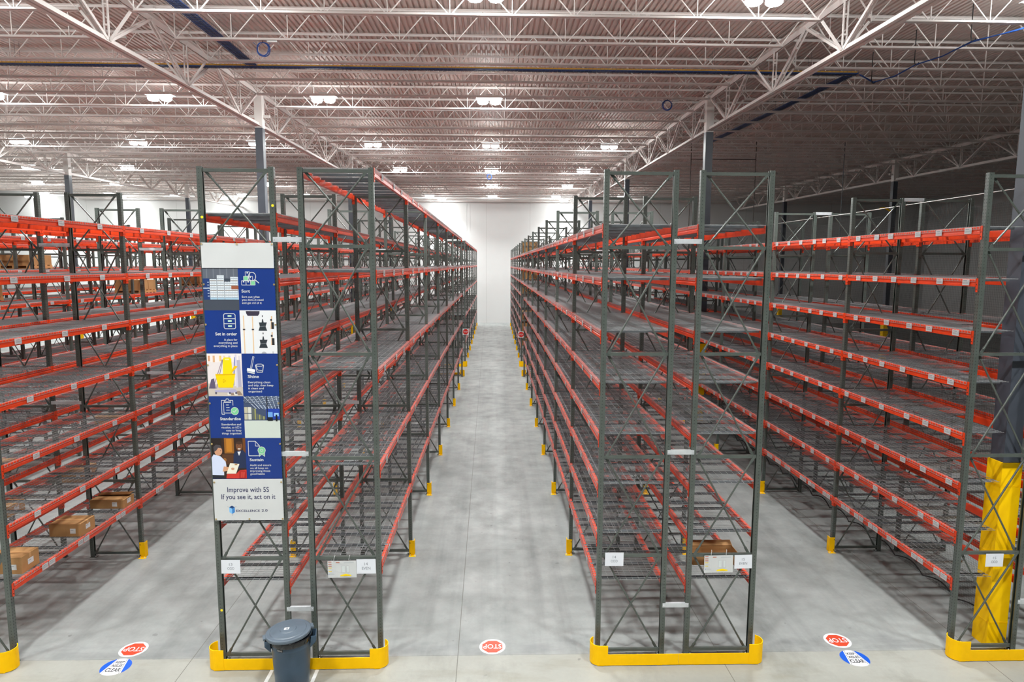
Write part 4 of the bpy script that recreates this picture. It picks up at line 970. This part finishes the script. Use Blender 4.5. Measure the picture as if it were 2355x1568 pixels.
# open carton behind the 15 EVEN sheet
root = thing('open_carton', (3.30, 10.35, 1.240), 'open-topped shallow brown carton behind the 15 EVEN sheet', 'cardboard box')
mb = MB(); w, d, h, t = 0.76, 0.30, 0.20, 0.006
mb.box((0, 0, 0), (w, d, t), 'cardboard'); mb.box((0, 0, t), (w, t, h), 'cardboard'); mb.box((0, d - t, t), (w, d, h), 'cardboard'); mb.box((0, t, t), (t, d - t, h), 'cardboard'); mb.box((w - t, t, t), (w, d - t, h), 'cardboard'); put('body', mb, (0, 0, 0), root)
mb = MB(); mb.bar((0, d, h), (w, d, h), 0.006, 0.004, 'cardboard_dark'); mb.bar((0.0, d + 0.05, h + 0.03), (w, d + 0.05, h + 0.03), 0.13, 0.005, 'cardboard', up=(0, -0.4, 1)); put('top_flap', mb, (0, 0, 0), root)
def pallet_load(x, y, z, h, label, grp):
    root = thing('pallet_load', (x, y, z + 0.012), label, 'loaded pallet', grp)
    mb = MB()
    for i in range(5): mb.box((-0.5, -0.55 + i * 0.25, 0.10), (0.5, -0.44 + i * 0.25, 0.125), 'tape'); mb.box((-0.5, -0.55 + i * 0.25, 0), (0.5, -0.44 + i * 0.25, 0.02), 'tape')
    for xx in (-0.5, -0.05, 0.4): mb.box((xx, -0.55, 0.02), (xx + 0.1, 0.56, 0.10), 'tape')
    put('pallet', mb, (0, 0, 0), root)
    mb = MB(); mb.box((-0.49, -0.54, 0.126), (0.49, 0.54, h), 'cardboard'); mb.box((-0.492, -0.01, 0.126), (0.492, 0.01, h), 'cardboard_dark'); put('carton_stack', mb, (0, 0, 0), root)
n = 0
for z, h in ((6.79, 0.72), (5.2, 0.72), (4.405, 0.72), (2.80, 0.5), (2.005, 0.6), (1.225, 0.45)):
    pallet_load(2.16, F8 + 0.9, z, h, f'brown pallet load past the cross passage, {ORD[n]} from the top, row fourteen-odd', 'pallet loads in row fourteen-odd'); n += 1
n = 0
for x, bi, dy, z, h, rn in ((-13.9, 4, 1.2, 5.03, 0.5, 'third'), (-13.9, 6, 2.5, 5.03, 0.45, 'third'), (-15.42, 2, 2.6, 5.03, 0.5, 'fourth'), (-15.42, 3, 1.2, 5.975, 0.45, 'fourth'), (-15.42, 6, 2.2, 5.03, 0.5, 'fourth')):
    pallet_load(x, D0 + bi * BAY + dy, z, h, f'brown pallet load in {ORD[bi]} bay of {rn} row beyond banner aisle', 'pallet loads beyond the banner aisle')

# ------------------------------------------------------------------ cable trays, cables, pipes, net
def tray(name_label, pts, yellow=True, wide=0.30):
    root = thing('cable_tray', pts[0], name_label, 'cable tray', 'overhead cable trays'); o = Vector(pts[0])
    a, b = Vector(pts[0]) - o, Vector(pts[1]) - o; d = (b - a).normalized(); r = d.cross(Vector((0, 0, 1))).normalized(); L = (b - a).length
    mb = MB(); 
    for s in (-1, -0.33, 0.33, 1):
        mb.bar(a + r * wide / 2 * s, b + r * wide / 2 * s, 0.006, 0.006, 'cable_black')
    for s in (-1, 1):
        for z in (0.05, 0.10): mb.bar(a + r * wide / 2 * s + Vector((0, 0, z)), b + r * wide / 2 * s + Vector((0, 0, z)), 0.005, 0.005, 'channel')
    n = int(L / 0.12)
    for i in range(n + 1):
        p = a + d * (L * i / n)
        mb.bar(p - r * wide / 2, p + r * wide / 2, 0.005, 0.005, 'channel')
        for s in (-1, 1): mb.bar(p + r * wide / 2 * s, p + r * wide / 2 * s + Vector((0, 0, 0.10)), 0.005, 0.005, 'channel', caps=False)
    put('wire_basket', mb, (0, 0, 0), root)
    mb = MB(); k = int(wide / 0.03)
    for i in range(k):
        off = -wide / 2 + 0.02 + i * (wide - 0.04) / max(k - 1, 1)
        pp = [a + d * (L * j / 14) + r * (off + random.uniform(-.006, .006)) + Vector((0, 0, 0.022 + random.uniform(0, .012))) for j in range(15)]
        mb.tube(pp, 0.016, 'cable_blue', 6)
    put('blue_cables', mb, (0, 0, 0), root)
    if yellow:
        mb = MB(); mb.bar(a - r * 0.02 + Vector((0, 0, 0.085)), b - r * 0.02 + Vector((0, 0, 0.085)), 0.05, 0.05, 'cable_yellow'); put('yellow_duct', mb, (0, 0, 0), root)
    n = max(2, int(L / 3))
    for i in range(n):
        p = a + d * (L * (i + 0.5) / n)
        for q in (-1, 1):
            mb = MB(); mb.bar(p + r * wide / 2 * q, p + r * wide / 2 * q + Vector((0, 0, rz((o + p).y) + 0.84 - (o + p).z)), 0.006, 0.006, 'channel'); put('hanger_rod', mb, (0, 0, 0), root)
zt = 12.10
tray('blue-cabled wire tray running away from the camera above the banner row', ((-7.32, 9.5, zt), (-7.32, 20.85, zt)), False, 0.34)
tray('long blue-cabled wire tray with yellow duct crossing the roof', ((-34.0, 21.05, zt), (11.3, 21.05, zt)), True, 0.20)
tray('blue-cabled wire tray running back along the dark side', ((11.15, 21.3, zt), (10.6, 33.5, zt + 0.1)), False, 0.30)
# loose cable run on hooks, dark side
root = thing('hooked_cable', (11.3, 21.1, 12.15), 'loose blue cable sagging between black hooks on dark side', 'cable')
pts = [(11.40, 21.06, 12.12), (11.72, 20.85, 11.84), (11.8, 19.9, 11.76), (11.85, 18.95, 11.82), (11.92, 17.95, 11.75), (12.0, 16.95, 11.80), (12.3, 16.0, 11.74), (12.85, 14.9, 11.78), (13.1, 12.5, 11.75)]
mb = MB()
for k in range(3): mb.tube([(x - 11.3 + random.uniform(-.02, .02), y - 21.1, z - 12.15 + random.uniform(-.02, .01)) for x, y, z in pts], 0.013, 'cable_blue', 6)
put('cable', mb, (0, 0, 0), root)
for x, y in ((11.72, 20.85), (11.85, 18.95), (12.0, 16.95)):
    mb = MB(); mb.tube([(0, 0, 0.92), (0, 0, 0.10), (0.0, -0.03, 0.0), (0.06, -0.02, -0.03), (0.12, 0, 0.0), (0.12, 0, 0.06)], 0.012, 'cable_black', 6); put('hook', mb, (x - 11.3 - 0.06, y - 21.1, -0.33), root)
def coil(x, y, z, label):
    root = thing('cable_coil', (x, y, z), label, 'cable coil', 'coiled network cables under the roof')
    mb = MB()
    for k in range(5):
        ph = random.uniform(0, 6); mb.tube([((0.14 + 0.01 * k) * math.cos(a), 0.02 * math.sin(3 * a + ph) + 0.012 * k, (0.15 + 0.008 * k) * math.sin(a)) for a in [2 * PI * j / 24 for j in range(25)]], 0.007, 'cable_blue', 6, False)
    put('coil_loop', mb, (0, 0, 0), root)
    mb = MB(); mb.tube([(0, 0, 0.15), (0.0, 0.0, rz(y) - z - 0.0125)], 0.012, 'cable_black', 6); mb.tube([(-0.25, 0, 0.16), (-0.12, 0.02, 0.06), (0, 0, 0.16), (0.14, 0.02, 0.10), (0.24, 0, 0.18)], 0.006, 'cable_blue', 6); put('tie', mb, (0, 0, 0), root)
    mb = MB(); mb.box((0.14, -0.10, 0.14), (0.40, 0.10, 0.18), 'housing'); put('antenna_box', mb, (0, 0, 0), root)
coil(-6.0, 17.95, 11.71, 'blue cable coil and white box hanging beside the tray')
coil(6.09, 23.84, 11.79, 'blue cable coil hanging near the dark-side girder')
coil(-0.35, 45.42, 12.05, 'small dark cable coil hanging far down the middle aisle')
def drop_pipe(x, y, z0, label, m='pipe'):
    root = tag(put('drop_pipe', None, (x, y, z0)), label, 'pipe', 'hanging drop pipes'); mb = MB(); mb.tube([(0, 0, 0), (0, 0, rz(y) + 0.865 - z0)], 0.022, m, 8); put('tube', mb, (0, 0, 0), root)
    mb = MB(); mb.tube([(0, 0, 1.2), (0, 0, 1.28)], 0.032, m, 8); put('coupling', mb, (0, 0, 0), root)
drop_pipe(10.95, 37.3, 6.9, 'thin brown drop pipe behind row fourteen-odd top frame')
drop_pipe(14.6, 37.3, 6.9, 'thin brown drop pipe behind row fifteen-even top frame')
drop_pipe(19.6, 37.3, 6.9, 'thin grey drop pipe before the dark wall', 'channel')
mb = MB(); mb.tube([(0, 0, 0), (3.65, 0, 0)], 0.022, 'pipe', 8); root = tag(put('header_pipe', mb, (10.95, 37.3, 12.05)), 'brown pipe run joining the two drop pipes under the roof', 'pipe')
# net behind row fifteen-odd
def net():
    X = 8.60; y0, y1 = 10.5, 35.5
    root = thing('safety_net', (X, y0, 0), 'fine black safety net hung between row fifteen-odd and the netted row', 'net')
    L = y1 - y0; top = lambda y: 7.40 - 0.16 * abs(math.sin(PI * y / 1.9)); bow = lambda y, z: 0.035 * math.sin(y * 1.3) * math.sin(PI * min(z, 7.4) / 7.4)
    mb = MB(); t = 0.0015; st = 0.042
    n = int(L / st)
    for i in range(n + 1):
        y = L * i / n; zt = top(y); prev = None
        for k in range(9):
            z = 0.03 + (zt - 0.03) * k / 8; p = (bow(y, z), y, z)
            if prev: mb.bar(prev, p, t, t, 'net', up=(1, 0, 0), caps=False)
            prev = p
    m = int(7.3 / st)
    for j in range(m + 1):
        z = 0.04 + j * st; prev = None
        for k in range(53):
            y = L * k / 52; zz = min(z, top(y)); p = (bow(y, zz), y, zz)
            if prev: mb.bar(prev, p, t, t, 'net', caps=False)
            prev = p
    o = put('netting', mb, (0, 0, 0), root); o['kind'] = 'stuff'
    mb = MB(); mb.tube([(0, -0.2, 7.47), (0, 5, 7.45), (0, 12, 7.46), (0, L + 0.2, 7.44)], 0.007, 'rope', 6); put('rope', mb, (0, 0, 0), root)['label'] = 'taut white rope along the top'
    mb = MB(); k = 0; pts = []
    for i in range(27 * 6 + 1):
        y = L * i / (27 * 6); pts.append((0.045 * abs(math.sin(PI * i / 6)) + 0.01, y, 0.02 + 0.10 * abs(math.sin(PI * i / 6))))
    mb.tube(pts, 0.012, 'net', 5); put('hem_cord', mb, (0, 0, 0), root)
net()
# yellow dot stickers on the end posts
for x, z, t in ((-4.235, 6.86, 'high on the outer post of the banner rack'), (-3.215, 7.03, 'high on the inner post of the banner rack'), (-4.235, 0.84, 'low on the outer post of the banner rack')):
    mb = MB(); mb.tube([(0, 0, 0), (0, -0.0015, 0)], 0.020, 'dot', 16, smooth=False); tag(put('dot_sticker', mb, (x, D0 - 0.0005, z)), f'small round yellow sticker {t}', 'sticker', 'yellow dot stickers')

root = thing('hanging_hose', (24.576, 41.42, 9.62), 'short yellow hose loop tied to the dark column', 'hose')
mb = MB(); mb.tube([(0.33, 0, 0.0)] + [(0.27 - 0.62 * k / 10, 0.0, 0.02 + 0.10 * math.sin(PI * k / 10) + 0.010 * k) for k in range(11)], 0.055, 'yellow_old', 8); put('hose_body', mb, (0, 0, 0), root)
